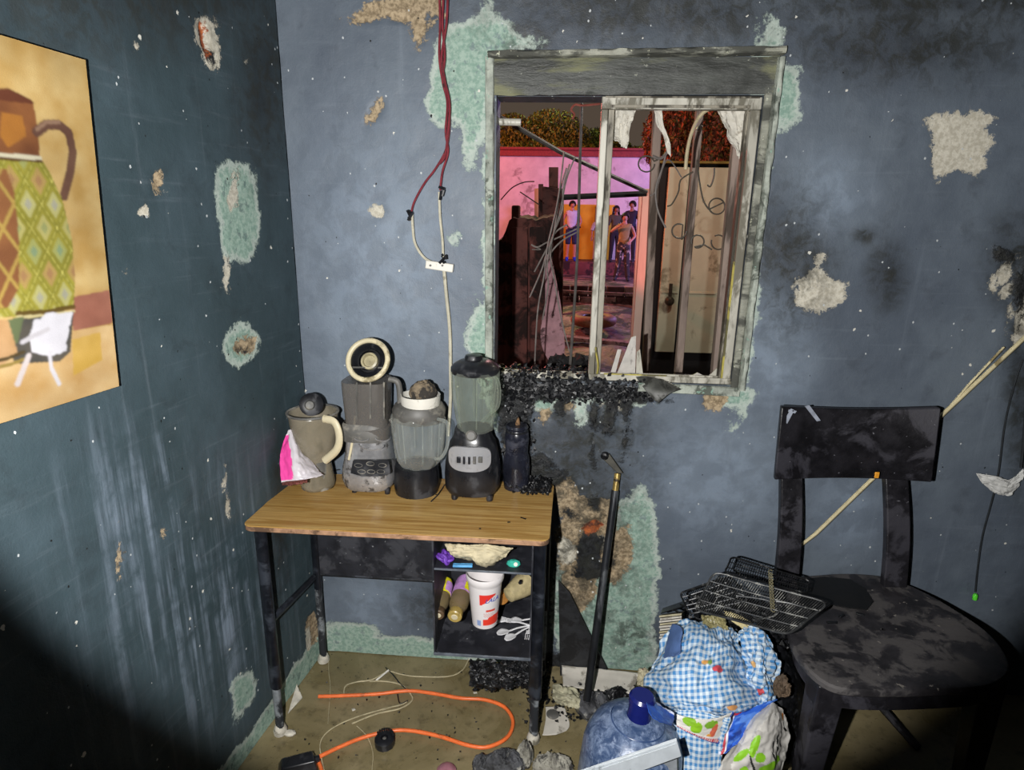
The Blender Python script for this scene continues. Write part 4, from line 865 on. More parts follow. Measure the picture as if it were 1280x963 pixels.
M_pan = pm('dull_black_sheet', '#24252b', 0.5, var=0.3, scale=18, bump=0.25, dirt='#3a3b41', dirt_amt=0.35, dirt_scale=8, spots='#7c7f83', spot_scale=70, spot_amt=0.25)
zp0 = at(470, 722, 1.87).z
mk('modesty_panel', MB().box(((-0.812-0.31)/2, 1.872, (zp0+ZD-0.02)/2), (0.50, 0.008, ZD-0.02-zp0)), M_pan, desk, bevel=0.002)
mk('back_rail', MB().tube([(-0.812, 1.875, zp0), (0.0, 1.875, zp0-0.004)], 0.009, 8), M_leg, desk)
# book box with shelf
bx0, bx1, by0, by1, bz0, bz1 = -0.326, -0.036, 1.562, 1.862, at(542, 818, 1.56).z, ZD-0.02
zsh = at(542, 712, 1.56).z
box_ = mk('book_box', MB().box((bx0, (by0+by1)/2, (bz0+bz1)/2), (0.005, by1-by0, bz1-bz0)).box((bx1, (by0+by1)/2, (bz0+bz1)/2), (0.005, by1-by0, bz1-bz0)).box(((bx0+bx1)/2, (by0+by1)/2, bz0), (bx1-bx0, by1-by0, 0.005)).box(((bx0+bx1)/2, by1, (bz0+bz1)/2), (bx1-bx0, 0.005, bz1-bz0)), M_pan, desk)
mk('shelf', MB().box(((bx0+bx1)/2, (by0+by1)/2, zsh), (bx1-bx0-0.006, by1-by0, 0.004)), M_pan, box_)
M_lip2 = pm('scuffed_steel_lip', '#5f656e', 0.35, var=0.3)
mk('front_lip', MB().box(((bx0+bx1)/2, by0-0.002, bz0+0.002), (bx1-bx0+0.006, 0.005, 0.009)), M_lip2, box_, bevel=0.001)
mk('shelf_lip', MB().box(((bx0+bx1)/2, by0+0.001, zsh), (bx1-bx0-0.006, 0.004, 0.006)), M_lip2, box_, bevel=0.001)

# ------------------------------------------------------------------ things on the desk
def lp_(cx, Y, prof, **kw):
    """turned body from pixel profile (py, half width px)"""
    s_ = mpp(Y, prof[0][0]); c = at(cx, prof[0][0], Y)
    return (Vector((c.x, Y, 0)), [(w*s_, at(cx, y, Y).z) for y, w in prof])
def lathe_px(m_, cx, Y, prof, **kw):
    c, pr = lp_(cx, Y, prof); return m_.lathe(c, pr, **kw)
M_dirtyglass = glassy('sooty_jug_plastic', '#a9a08c', 0.42, 0.2, '#6d6757', 0.3)
M_clear = glassy('dusty_clear_glass', '#e3e8e4', 0.05, 0.04, '#a5a59e', 0.16)
M_clear2 = glassy('greenish_clear_glass', '#dbe3d6', 0.03, 0.03, '#8f948a', 0.13)
M_ivory = pm('ivory_plastic', '#d3c8a8', 0.45, var=0.1, scale=12, bump=0.1, dirt='#8b8061', dirt_amt=0.28, dirt_scale=10)
M_whitep = pm('off_white_plastic', '#dcd9cf', 0.45, var=0.06, scale=12, bump=0.05, dirt='#a09b8c', dirt_amt=0.15)
M_blackp = pm('black_plastic', '#1d1e22', 0.3, var=0.3, scale=14, bump=0.08, dirt='#3b3c40', dirt_amt=0.35, dirt_scale=9)
M_greyp = pm('dusty_grey_plastic', '#5c5b58', 0.5, var=0.25, scale=16, bump=0.15, dirt='#8b877d', dirt_amt=0.4, dirt_scale=9)
M_chrome = pm('dirty_chrome', '#a9a9ab', 0.2, metal=0.5, var=0.3, scale=14, bump=0.35, dirt='#5c5a59', dirt_amt=0.3, dirt_scale=28, bd=0.002)

def on_desk(name, label, cat, px, Y): p = at(px, 600, Y); return thing(name, label, cat, (p.x, Y, ZD))
# 1: jug with ivory handle
Y1 = 1.80
jug = on_desk('blender_jug', 'sooty tapered blender jug with curved ivory handle, leftmost on the desk', 'jug', 396, Y1)
c, pr = lp_(396, Y1, [(585, 20), (578, 21), (572, 17), (560, 23), (540, 27), (520, 29), (515, 30)])
zoff = ZD-pr[0][1]+0.0; pr = [(r_, z+0) for r_, z in pr]; pr[0] = (pr[0][0], ZD); pr[1] = (pr[1][0], ZD+0.014)
mk('jug_body', MB().lathe(c, pr, 40, flute=0.03, nfl=4, cap=False), M_dirtyglass, jug, solid=0.003)
mk('jug_base', MB().lathe(c, [(pr[0][0]+.001, ZD), (pr[0][0]+.002, ZD+.012), (pr[2][0]+0.002, pr[2][1]-0.004)], 32), M_greyp, jug)
zr = pr[-1][1]; rr_ = pr[-1][0]
mk('rim', MB().tube([(c.x+math.cos(a)*(rr_+.002), Y1+math.sin(a)*(rr_+.002), zr) for a in np.linspace(0, 2*math.pi, 37)[:-1]], 0.004, 8, closed=True), M_greyp, jug)
hp = crom([at(405, 524, Y1-0.07), at(418, 528, Y1-0.085), at(424, 545, Y1-0.09), at(421, 562, Y1-0.085), at(406, 576, Y1-0.065)], 8)
mk('handle', MB().tube(hp, 0.0085, 12, flat=1.5), M_ivory, jug, sub=0)
ld = thing('jug_lid', 'round black lid leaning upright inside the leftmost jug', 'lid', at(388, 512, Y1))
mk('lid_disc', MB().lathe(at(389, 506, Y1-0.02), [(0.001, 0), (0.032, 0), (0.036, 0.006), (0.036, 0.014), (0.028, 0.018), (0.001, 0.018)], 28, axis=(0.35, -0.75, 0.3)), M_blackp, ld)
mk('lid_knob', MB().lathe(at(387, 507, Y1-0.036), [(0.014, 0), (0.016, 0.004), (0.012, 0.014), (0.001, 0.016)], 20, axis=(0.35, -0.75, 0.3)), M_greyp, ld)
# pink and white bag, wires at the desk's left corner
m_bagw = pm('white_film', '#cfc6cd', 0.45, var=0.15, bump=0.5, scale=18); 
ctrl = [[(360, 540, 1.76), (364, 538, 1.76), (368, 545, 1.77)], [(354, 556, 1.74), (368, 560, 1.72), (380, 566, 1.76)], [(350, 576, 1.70), (372, 582, 1.685), (395, 584, 1.74)], [(352, 603, 1.67), (378, 600, 1.665), (404, 595, 1.70)]]
g_ = crumple(patch(ctrl, 40, 40), 0.008, 5, 4, edge=0.001)
bag = mk('snack_bag', MB().grid(g_), attr_mat('pink_white_film', 0.35, 0.5, 0.3, 60, var=0.08), solid=0.002); tag(bag, 'crumpled pink and white plastic bag at the left corner of the desk', 'bag')
ii, jj = np.meshgrid(np.linspace(0, 1, 40), np.linspace(0, 1, 40), indexing='ij'); pink = (jj+0.12*fbm(ii*6, jj*6, 3)+0.0 < 0.16+0.22*np.sin(ii*2.6)) & (ii > 0.12) & (ii < 0.97)
cc = np.where(pink[..., None], np.array(lin('#ea4aa0')), np.array(lin('#cfc9cf'))); set_col(bag, cc.reshape(-1, 3))
tag(mk('reddish_debris', MB().grid(crumple(patch([[(352, 598, 1.68), (372, 598, 1.70), (386, 596, 1.70)], [(353, 607, 1.66), (372, 606, 1.655), (384, 602, 1.66)]], 24, 12), 0.010, 9, 8, edge=0.002)), pm('reddish_scraps', '#6b3a33', 0.7, var=0.5, scale=40, spots='#b58e7c', spot_scale=70), solid=0.002), 'scrap of reddish brown burnt stuff beneath the pink bag', 'debris')
dk = lambda x, y, h=0.003: fl(x, y, ZD+h)
tag(mk('black_cord', MB().tube(crom([dk(382, 604, .004), dk(392, 598, .004), dk(405, 592, .004), dk(420, 588, .003), dk(438, 585, .003)], 8), 0.0022, 7), M_blackp), 'thin black cord on the desk between jug and chrome blender', 'cord')
tag(mk('plug_lump', MB().lathe(dk(347, 606, .0), [(0.012, 0), (0.014, 0.01), (0.008, 0.02), (0.002, 0.024)], 10).box(dk(340, 610, 0.008), (0.03, 0.02, 0.014), (0, 0, .5)), M_blackp, bevel=0.002), 'small black melted lump at the far left corner of the desk', 'lump')

# 2: chrome blender with a jar and a cream ring on top
Y2 = 1.81
bl = on_desk('chrome_blender', 'tall chrome based blender with dark button panel and smoky jar', 'blender', 463, Y2)
def loft_box(m_, cx, Y, prof, n=32, p=3.2, dep=0.9):
    """rounded-square body: prof (py, half width px)"""
    c, pr = lp_(cx, Y, prof); rows = []
    for r_, z in pr:
        row = []
        for k in range(n):
            a = 2*math.pi*k/n; ca, sa = math.cos(a), math.sin(a); f = (abs(ca)**p+abs(sa)**p)**(-1/p); row.append(Vector((c.x+ca*f*r_, Y+sa*f*r_*dep, z)))
        rows.append(row)
    m_.grid(rows, wrap=True); o = len(m_.v)-n*len(rows); m_.f += [tuple(o+k for k in range(n)), tuple(o+n*(len(rows)-1)+k for k in range(n))]; m_.mi += [0, 0]; return c, pr
mb = MB(); loft_box(mb, 464, Y2, [(604, 28), (600, 31), (592, 33), (580, 32), (568, 29), (556, 27), (545, 26), (540, 25)], 40, 3, 0.95); base2 = mk('base', mb, M_chrome, bl)
for x in (443, 484):
    mk('foot', MB().lathe((at(x, 600, Y2-0.04).x, Y2-0.045, ZD), [(0.008, 0), (0.009, 0.012), (0.008, 0.03)], 10), M_blackp, bl)
s2 = mpp(Y2-0.08)
bp_ = [at(441, 576, Y2-0.086), at(486, 576, Y2-0.086), at(488, 592, Y2-0.098), at(478, 596, Y2-0.098), at(452, 596, Y2-0.098), at(438, 592, Y2-0.098)]
pan2 = mk('button_panel', MB().prism(bp_, (0, 0.012, 0)), M_blackp, bl, bevel=0.0015)
for k, (x, y) in enumerate([(448, 582), (463, 580), (478, 582), (452, 590), (464, 590), (476, 590)]):
    p = at(x, y, Y2-0.100); mk('button', MB().tube([p+Vector((math.cos(a)*s2*5.0, 0, math.sin(a)*s2*2.6)) for a in np.linspace(0, 2*math.pi, 17)[:-1]], 0.0012, 6, closed=True), M_greyp, pan2)
mb = MB(); loft_box(mb, 462, Y2, [(544, 27), (530, 28.5), (528, 26), (520, 26), (500, 27), (480, 28), (474, 28)], 40, 4, 0.95); mk('jar', mb, glassy('smoky_jar', '#7a7672', 0.5, 0.15, '#595550', 0.3), bl)
mk('jar_collar', MB().grid([[Vector((at(462, 600, Y2).x+r_*math.copysign(abs(math.cos(a))**.6, math.cos(a)), Y2+r_*.95*math.copysign(abs(math.sin(a))**.6, math.sin(a)), at(462, y, Y2).z)) for a in np.linspace(0, 2*math.pi, 41)[:-1]] for y, r_ in ((545, .073), (538, .075), (527, .071), (524, .066))], wrap=True), M_greyp, bl)
for x in (446, 463, 480): mk('jar_rib', MB().tube([at(x, 478, Y2-0.072), at(x, 524, Y2-0.068)], 0.003, 6), M_greyp, bl)
mk('handle', MB().tube(crom([at(486, 474, Y2-0.02), at(497, 478, Y2-0.02), at(500, 495, Y2-0.02), at(499, 515, Y2-0.02), at(489, 527, Y2-0.02)], 8), 0.0095, 10), M_greyp, bl)
mk('cream_edge', MB().tube(wpx([(444, 520, Y2-0.055), (442, 540, Y2-0.06), (439, 560, Y2-0.065), (436, 575, Y2-0.07)]), 0.004, 7), M_ivory, bl)
for x, y, w in ((452, 548, 9), (478, 548, 9), (464, 556, 16)):
    p = at(x, y, Y2-0.073); mk('chrome_boss', MB().tube([p+Vector((math.cos(a)*s2*w, 0, math.sin(a)*s2*w*.45)) for a in np.linspace(math.pi, 2*math.pi, 12)], 0.0022, 6), M_chrome, bl)
# cream ring lid resting tilted on the jar
rl = thing('ring_lid', 'cream ring lid with dark threaded centre tilted on the chrome blender', 'lid', at(462, 474, Y2))
ax = Vector((-0.05, -0.86, 0.42)).normalized(); cr = at(461, 451, Y2-0.035)
mk('outer_shell', MB().lathe(cr-ax*0.03+Vector((-.004, 0, .001)), [(0.058, 0), (0.064, 0.01), (0.067, 0.028), (0.066, 0.038), (0.057, 0.038), (0.055, 0.03), (0.054, 0.012)], 40, axis=ax), M_greyp, rl)
mk('cream_band', MB().tube([cr+ax*0.008+((ax.orthogonal().normalized()*math.cos(a)+ax.cross(ax.orthogonal().normalized())*math.sin(a))*0.0615) for a in np.linspace(0, 2*math.pi, 41)[:-1]], 0.0082, 10, closed=True), M_ivory, rl)
mk('inner_dish', MB().lathe(cr-ax*0.02, [(0.054, 0.020), (0.048, 0.012), (0.040, 0.004), (0.036, 0.018), (0.032, 0.018), (0.030, 0.004), (0.001, 0.004)], 40, axis=ax, cap=False), M_blackp, rl)
mk('centre_ring', MB().lathe(cr-ax*0.016, [(0.026, 0), (0.026, 0.014), (0.020, 0.016), (0.018, 0.006), (0.001, 0.006)], 32, axis=ax, cap=False), pm('cloudy_ivory', '#a39a7c', 0.4, var=0.3), rl)
mk('cross_bar', MB().tube([cr+ax*0.006+Vector((-0.05, 0, -0.024)), cr+ax*0.006+Vector((0.05, 0, -0.022))], 0.003, 6), M_greyp, rl)

# 3: clear glass jar on black collar, white cup with ash on top
Y3 = 1.80
gj = on_desk('glass_jar', 'clear ribbed glass blender jar on black collar with white cup on top', 'jar', 524, Y3)
c, pr = lp_(521, Y3, [(606, 27), (602, 28.5), (588, 27.5), (580, 26)]); pr[0] = (pr[0][0], ZD)
mk('collar', MB().lathe(c, pr, 36), M_blackp, gj)
c, pr = lp_(524, Y3, [(584, 18), (578, 24), (570, 29), (550, 31.5), (530, 33), (522, 33), (517, 31)])
mk('glass_body', MB().lathe(c, pr, 64, flute=0.045, nfl=8, cap=False), M_clear, gj)
for k in range(8):
    a = 2*math.pi*(k+.5)/8; mk('rib', MB().tube([(c.x+math.cos(a)*pr[2][0]*.97, Y3+math.sin(a)*pr[2][0]*.97, pr[2][1]), (c.x+math.cos(a)*pr[5][0]*.97, Y3+math.sin(a)*pr[5][0]*.97, pr[5][1])], 0.002, 5), M_clear, gj)
mk('handle', MB().tube(crom([at(547, 524, Y3-0.05), at(558, 528, Y3-0.06), at(560, 540, Y3-0.06), at(559, 558, Y3-0.06), at(552, 572, Y3-0.05), at(544, 574, Y3-0.04)], 8), 0.0055, 10), M_clear, gj)
c2, pr2 = lp_(524, Y3, [(524, 31), (518, 33), (511, 33.5), (505, 30), (502, 22)])
mk('grey_lid', MB().lathe(c2, pr2, 40), M_greyp, gj)
cup = thing('white_cup', 'small off-white cup cap sitting on the clear glass jar', 'cup', at(526, 512, Y3))
c3, pr3 = lp_(526, Y3-0.01, [(514, 22), (510, 23.5), (498, 25), (493, 25)])
z_ = [(r_, z) for r_, z in pr3]; mk('cup_wall', MB().lathe(c3, z_+[(z_[-1][0]-.004, z_[-1][1]), (z_[0][0]-.004, z_[0][1]+.006), (.001, z_[0][1]+.006)], 36, cap=False), M_whitep, cup)
mb = MB(); cc_ = at(529, 490, Y3)
rows = [[cc_+Vector((math.cos(a)*.044*math.sin(ph)*(1+.16*float(fbm(np.array(a*2), np.array(ph*3), 3))), math.sin(a)*.044*math.sin(ph), .034*math.cos(ph)*(1+.5*float(fbm(np.array(a*3), np.array(ph*5), 3))))) for a in np.linspace(0, 2*math.pi, 29)[:-1]] for ph in np.linspace(0.02, 2.2, 16)]
mb.grid(rows, wrap=True); tag(mk('burnt_sponge', mb, pm('ashy_sponge', '#8b7c66', 0.85, var=0.4, scale=40, bump=1.2, bd=0.006, dirt='#3b3733', dirt_amt=0.6, dirt_scale=25)), 'ash grey lumpy sponge sitting in the white cup', 'sponge')

# 4: black blender with silver panel
Y4 = 1.80
bb = on_desk('black_blender', 'black blender with silver oval panel, glass jar and black lid', 'blender', 592, Y4)
mb = MB(); loft_box(mb, 591, Y4, [(610, 30), (604, 33.5), (590, 34), (575, 33), (562, 30.5), (552, 28), (548, 25), (542, 23), (534, 21)], 44, 2.7, 0.95); mk('base', mb, M_blackp, bb)
for x in (568, 612): mk('foot', MB().lathe((at(x, 600, Y4-0.05).x, Y4-0.05, ZD), [(0.010, 0), (0.011, 0.006), (0.010, 0.02)], 10), M_blackp, bb)
s4 = mpp(Y4-0.1); pc = at(586, 575, Y4-0.0935)
pts = []
for k in range(40):
    a = 2*math.pi*k/40; ca, sa = math.cos(a), math.sin(a); f = (abs(ca)**3.4+abs(sa)**3.4)**(-1/3.4); X = ca*f*s4*27; Zz = sa*f*s4*16.5
    pts.append((X, Zz))
M_sil = pm('brushed_silver', '#b3b4b8', 0.32, metal=0.35, var=0.06, scale=6, bump=0.05, dirt='#8f8f92', dirt_amt=0.15)
def curve_y(x): return 0.030*(x/0.075)**2
ring = [Vector((pc.x+x, pc.y+curve_y(x), pc.z+z+0.0)) for x, z in pts]
m1 = MB(); cen = len(ring); m1.grid([[Vector((pc.x+x*f, pc.y-0.002+curve_y(x*f)-0.10*z*f*0, pc.z+z*f)) for x, z in pts] for f in (0.02, .3, .6, .9, 1.0)]+[[Vector((pc.x+x, pc.y+0.006+curve_y(x), pc.z+z)) for x, z in pts]], wrap=True)
sp = mk('silver_panel', m1, M_sil, bb)
for k, (x, w, hgt) in enumerate(((573, 3.0, 8), (580, 1.7, 10), (586.5, 1.7, 10), (593, 2.2, 10), (600, 3.2, 8))):
    p = at(x, 576, Y4-0.098); p.y = pc.y-0.004+curve_y(p.x-pc.x); mk('button', MB().box(p, (w*s4*1.7, 0.006, hgt*s4)), M_blackp if k < 3 else M_greyp, sp, bevel=0.0015)
mk('ring_badge', MB().lathe(at(589, 545, Y4-0.068), [(0.016, 0), (0.017, 0.004), (0.012, 0.008), (0.001, 0.008)], 24, axis=(0, -1, .25)), M_greyp, bb)
c, pr = lp_(594, Y4, [(536, 22), (530, 22), (520, 24), (500, 27), (480, 28.5), (468, 29), (462, 29)])
mk('glass_jar', MB().lathe(c, pr, 64, flute=0.045, nfl=6, cap=False), M_clear2, bb)
for k in range(6):
    a = 2*math.pi*(k+.5)/6+.2; mk('rib', MB().tube([(c.x+math.cos(a)*pr[1][0], Y4+math.sin(a)*pr[1][0], pr[1][1]), (c.x+math.cos(a)*pr[5][0]*.99, Y4+math.sin(a)*pr[5][0]*.99, pr[5][1])], 0.002, 5), M_clear2, bb)
mk('handle', MB().tube(crom([at(612, 470, Y4-0.03), at(621, 474, Y4-0.03), at(624, 490, Y4-0.03), at(622, 508, Y4-0.03), at(612, 518, Y4-0.03), at(602, 528, Y4-0.04)], 8), 0.006, 10), M_clear2, bb)
c, pr = lp_(594, Y4, [(466, 29), (463, 30.5), (459, 30.5), (455, 27), (451, 20), (449, 12)])
mk('lid', MB().lathe(c, pr, 40), M_blackp, bb)
c, pr = lp_(592, Y4, [(452, 11), (447, 11.5), (444, 10), (443, 5)]); mk('lid_knob', MB().lathe(c, pr, 24), M_blackp, bb)

# 5: dark bottle with burnt neck stub
Y5 = 1.86
bt = on_desk('dark_bottle', 'small dark waisted bottle with burnt neck at the right of the desk', 'bottle', 645, Y5)
c, pr = lp_(645, Y5, [(603, 15), (600, 16), (585, 17), (572, 16), (566, 14), (558, 14), (548, 15), (540, 14), (536, 12), (534, 14), (531, 12.5)]); pr[0] = (pr[0][0], ZD)
mk('bottle_body', MB().lathe(c, pr, 32), pm('blue_black_glass', '#20222c', 0.22, var=0.4, scale=18, bump=0.3, dirt='#3d3f4a', dirt_amt=0.4), bt)
mk('screw_band', MB().lathe(c, [(pr[8][0]*1.12, pr[8][1]-.012), (pr[8][0]*1.16, pr[8][1]-.008), (pr[8][0]*1.1, pr[8][1]-.002)], 28), M_blackp, bt)
mk('cork_stub', MB().lathe(c+Vector((0.002, 0, 0)), [(0.009, pr[-1][1]-.01), (0.007, pr[-1][1]+.012), (0.003, pr[-1][1]+.026)], 10), pm('charred_cork', '#8b6a48', 0.8, dirt='#2b2019', dirt_amt=0.5), bt)
random.seed(5); mb = MB()
for k in range(520):
    x, y = random.uniform(-0.085, 0.005), random.uniform(1.80, 1.893); h = 0.024*max(0, 1-((x+0.035)/0.055)**2)
    if random.random() < 0.25: x = random.uniform(-0.12, 0.01)
    mb.rock((x, y, ZD+random.uniform(0.002, 0.006+h)), random.uniform(0.003, 0.0075))
M_char = pm('glossy_char', '#101114', 0.42, var=0.6, scale=50, bump=0.8, dirt='#37383c', dirt_amt=0.22, dirt_scale=40)
tag(mk('char_crumbs', mb, M_char, smooth=False), 'heap of black char crumbs behind the dark bottle', 'debris', kind='stuff')
tw = MB().tube(crom([dk(539, 627), dk(548, 618), dk(556, 606)], 5), 0.0022, 6).tube([dk(547, 619), dk(540, 617), dk(531, 622)], 0.0013, 5)
tag(mk('burnt_twig', tw, M_blackp), 'small forked black twig on the desk before the black blender', 'twig')
for k, (x, y, l_, a) in enumerate(((654, 648, .018, -.5), (636, 653, .008, .2), (600, 661, .006, .1))):
    tag(mk('char_splinter', MB().box(dk(x, y, .0015), (l_, .003, .002), (0, 0, a)), M_char), ['longest thin black splinter near the right front of the desk top', 'small black splinter at the right part of the desk top', 'tiny black crumb near the front edge of the desk top'][k], 'splinter')

# char crust hugging the sill and the wall below it
random.seed(9); mb = MB()
def yw(): return WY-0.004
for k in range(1100):
    x = random.uniform(625, 815); t_ = (x-625)/190
    y = random.gauss(484+6*t_, 9-3*t_); y = min(max(y, 468), 506); p = at(x, y, WY-random.uniform(-0.008, 0.010)); mb.rock(p, random.uniform(0.005, 0.014)*(1.1-.4*t_), (1, .6, 1))
for k in range(420):
    x = min(max(random.gauss(647, 9), 628), 668); y = random.uniform(492, 600); p = at(x, y, WY-random.uniform(-.004, 0.006)); mb.rock(p, random.uniform(0.004, 0.012), (.9, .6, 1.2))
for cx, y0_, y1_, w in ((742, 500, 530, 4), (762, 498, 545, 6), (784, 500, 548, 3), (700, 500, 522, 3)):
    for k in range(45): mb.rock(at(random.gauss(cx, w*.6), random.uniform(y0_, y1_), WY-random.uniform(-.003, .003)), random.uniform(.002, .006), (.8, .6, 1.4))
for k in range(260):
    p = Vector((random.uniform(HX0, 0.13), random.uniform(WY, WY+0.12), HZ0+random.uniform(0.0, 0.02))); mb.rock(p, random.uniform(.004, .012))
tag(mk('char_crust', mb, M_char, smooth=False), 'glossy black char crust along the window sill and down behind the bottle', 'char', kind='stuff')
# ------------------------------------------------------------------ inside the book box
def xat(px, Y): return at(px, 700, Y).x
o = mk('crumpled_cloth', MB().grid(crumple(patch([[(556, 680, 1.60), (580, 681, 1.58), (610, 681, 1.58), (640, 684, 1.60)], [(560, 688, 1.59), (585, 690, 1.575), (612, 690, 1.575), (634, 694, 1.60)], [(570, 697, 1.60), (590, 698, 1.58), (608, 704, 1.57), (622, 700, 1.60)], [(590, 701, 1.66), (600, 703, 1.64), (610, 708, 1.62), (618, 704, 1.66)]], 44, 30), 0.014, 5, 6, edge=0.003)), pm('beige_cloth', '#c3b899', 0.85, var=0.15, scale=25, bump=0.5, dirt='#857a60', dirt_amt=0.25), solid=0.003)
tag(o, 'crumpled beige cloth on the upper shelf of the desk', 'cloth')
zs1 = zsh+0.002
mb = MB(); p0 = Vector((xat(556, 1.60), 1.60, zs1))
for k in range(7):
    a = k*0.9; c_ = p0+Vector((0.012*math.cos(a), 0.010*math.sin(a), 0.012+0.003*(k % 3))); R = Euler((a, k*.7, a*1.3)).to_matrix()
    mb.tube([c_+R @ Vector((0.013*math.cos(b_), 0.013*math.sin(b_), 0)) for b_ in np.linspace(0, 2*math.pi, 15)[:-1]], 0.0045, 7, closed=True)
tag(mk('purple_scrunchie', mb, pm('purple_fabric', '#6f3fb0', 0.6, var=0.25)), 'coiled purple hair tie on the upper desk shelf', 'hair tie')
tag(mk('blue_comb', MB().box((xat(578, 1.575), 1.580, zs1+0.004), (0.058, 0.016, 0.007), (0, 0, .08)), pm('sky_blue_plastic', '#5da6dc', 0.4), bevel=0.002), 'flat light blue stick lying at the front of the upper shelf', 'stick')
tq = thing('teal_sharpener', 'small teal and white oval gadget on the upper shelf', 'gadget', (xat(642, 1.6), 1.60, zs1))
mk('shell', MB().lathe((xat(642, 1.6), 1.60, zs1), [(0.017, 0), (0.021, .005), (0.019, .013), (0.010, .018)], 20, squash=.6), pm('teal_plastic', '#3fb3a0', 0.35), tq)
mk('white_window', MB().lathe((xat(645, 1.6), 1.592, zs1+.010), [(0.006, 0), (0.006, .004)], 12, axis=(0, -1, .3)), M_whitep, tq)
tag(mk('lime_ball', MB().lathe((xat(661, 1.62), 1.61, bz1-0.012), [(0.001, -.012), (0.009, -.010), (0.013, 0), (0.009, .010), (0.001, .012)], 16), pm('lime_plastic', '#b7d327', 0.45)), 'lime yellow knob stuck under the desk top above the shelf right end', 'knob')
# squeeze bottles lying with the caps to the front
def lying_bottle(name, label, pcap, pend, r, cols, capcol):
    a = Vector(pcap); b_ = Vector(pend); ax = (b_-a).normalized(); L_ = (b_-a).length; t = thing(name, label, 'bottle', (a.x, a.y, a.z-r))
    mk('cap', MB().lathe(a, [(r*.62, 0), (r*.72, .003), (r*.74, .022), (r*.66, .026)], 24, axis=ax), capcol, t)
    mk('cap_ring', MB().lathe(a-ax*.001, [(r*.3, 0), (r*.34, .001), (r*.30, .003)], 16, axis=ax), M_ivory, t)
    mk('body', MB().lathe(a, [(r*.6, .024), (r*.95, .05), (r, .07), (r, L_*.55)], 28, axis=ax), cols[0], t)
    mk('label_band', MB().lathe(a, [(r*1.01, L_*.5), (r*1.02, L_*.53), (r*1.02, L_*.82), (r*.9, L_*.9)], 28, axis=ax), cols[1], t)
    mk('stripe', MB().lathe(a+Vector((r*.25, -r*.1, r*.1)), [(r*.85, L_*.55), (r*.86, L_*.57), (r*.86, L_*.8)], 28, axis=ax), cols[2], t)
    return t
M_amber = glassy('murky_amber', '#8d7a55', 0.55, 0.2, '#6f6248', 0.3); M_yl = pm('yellow_label', '#e3dc22', 0.45); M_pk = pm('lilac_label', '#c796d6', 0.45); M_capg = pm('golden_cap', '#b39a56', 0.35, var=0.2, dirt='#7a683c', dirt_amt=0.3)
lying_bottle('squeeze_bottle', 'murky bottle tipped forward, golden cap out, left of the white tub', at(568, 772, 1.60), at(584, 722, 1.78), 0.031, (M_amber, M_pk, M_yl), M_capg)
lying_bottle('squeeze_bottle', 'darker bottle at the far left inside the desk box', at(548, 770, 1.615), at(558, 724, 1.79), 0.025, (M_amber, M_yl, M_pk), pm('dull_brown_cap', '#5d4a36', 0.5))
# white tub with red and blue print
Yt = 1.62; tub = thing('printed_tub', 'white tapered tub with red panels and blue lettering in the desk box', 'tub', (xat(606, Yt), Yt, bz0+.003))
c, pr = lp_(606, Yt, [(777, 15.5), (774, 16), (725, 21), (722, 23), (717, 23.5), (715, 22.5)])
dz = 0; C_tub = Vector((c.x, Yt, 0))
hh = [(r_, z) for r_, z in pr]; nprof = [(hh[0][0]*(1-t)+hh[2][0]*t, hh[0][1]*(1-t)+hh[2][1]*t) for t in np.linspace(0, 1, 60)]+hh[3:]
mb = MB(); sg = 120; mb.lathe(C_tub, nprof, sg, cap=False); tb = mk('tub_wall', mb, attr_mat('printed_tub_plastic', 0.4, 0.5, 0.05, 40, var=0.05), tub)
cols = np.zeros((len(nprof)*sg, 3)); cols[:] = lin('#e2dddd')
for i in range(60):
    v = i/59
    for k in range(sg):
        a = 2*math.pi*k/sg; u = (a-1.5*math.pi)/1.0     # u = -1 left edge .. 1 right edge as seen from the room
        u = math.sin(a-1.5*math.pi) if math.cos(a-1.5*math.pi) > 0 else 9
        if abs(u) <= 1:
            if 0.60 < v < 0.86 and -0.25 < u < 0.72 and (v-0.60)/0.26 > (u+0.1)*1.05: cols[i*sg+k] = lin('#e2392f')
            if 0.09 < v < 0.24 and u > -0.05: cols[i*sg+k] = lin('#e8402f')
            if 0.24 <= v < 0.33 and u > 0.35 and v < .24+.12*u: cols[i*sg+k] = lin('#e8402f')
            if 0.44 < v < 0.49 and 0.2 < u < 0.75: cols[i*sg+k] = lin('#dc4a3a')
            if 0.07 < v < 0.22 and -0.5 < u < -0.2: cols[i*sg+k] = lin('#8fa3cf')
            if 0.3 < v < 0.4 and 0.0 < u < 0.7 and (k+i) % 3 == 0: cols[i*sg+k] = lin('#d88a80')
set_col(tb, cols)
mk('tub_floor', MB().lathe(C_tub, [(0.001, hh[0][1]), (hh[0][0], hh[0][1]), (hh[0][0], hh[0][1]+.002)], 30), M_whitep, tub)
vs, fs = text_mesh('LALA', 0.020, 0.0003)
def on_tub(v):
    x = v.x+0.3*v.y; z = at(606, 740, Yt).z+v.y+x*.10; r_ = np.interp(z, [hh[0][1], hh[2][1]], [hh[0][0], hh[2][0]])+0.0006+v.z
    th = -math.pi/2+0.62+x/r_; return C_tub+Vector((math.cos(th)*r_, math.sin(th)*r_, z))
mb = MB(); mb.add([on_tub(v) for v in vs], fs); mk('lettering', mb, pm('blue_print', '#2343a8', 0.5, var=0.05), tub, smooth=False)
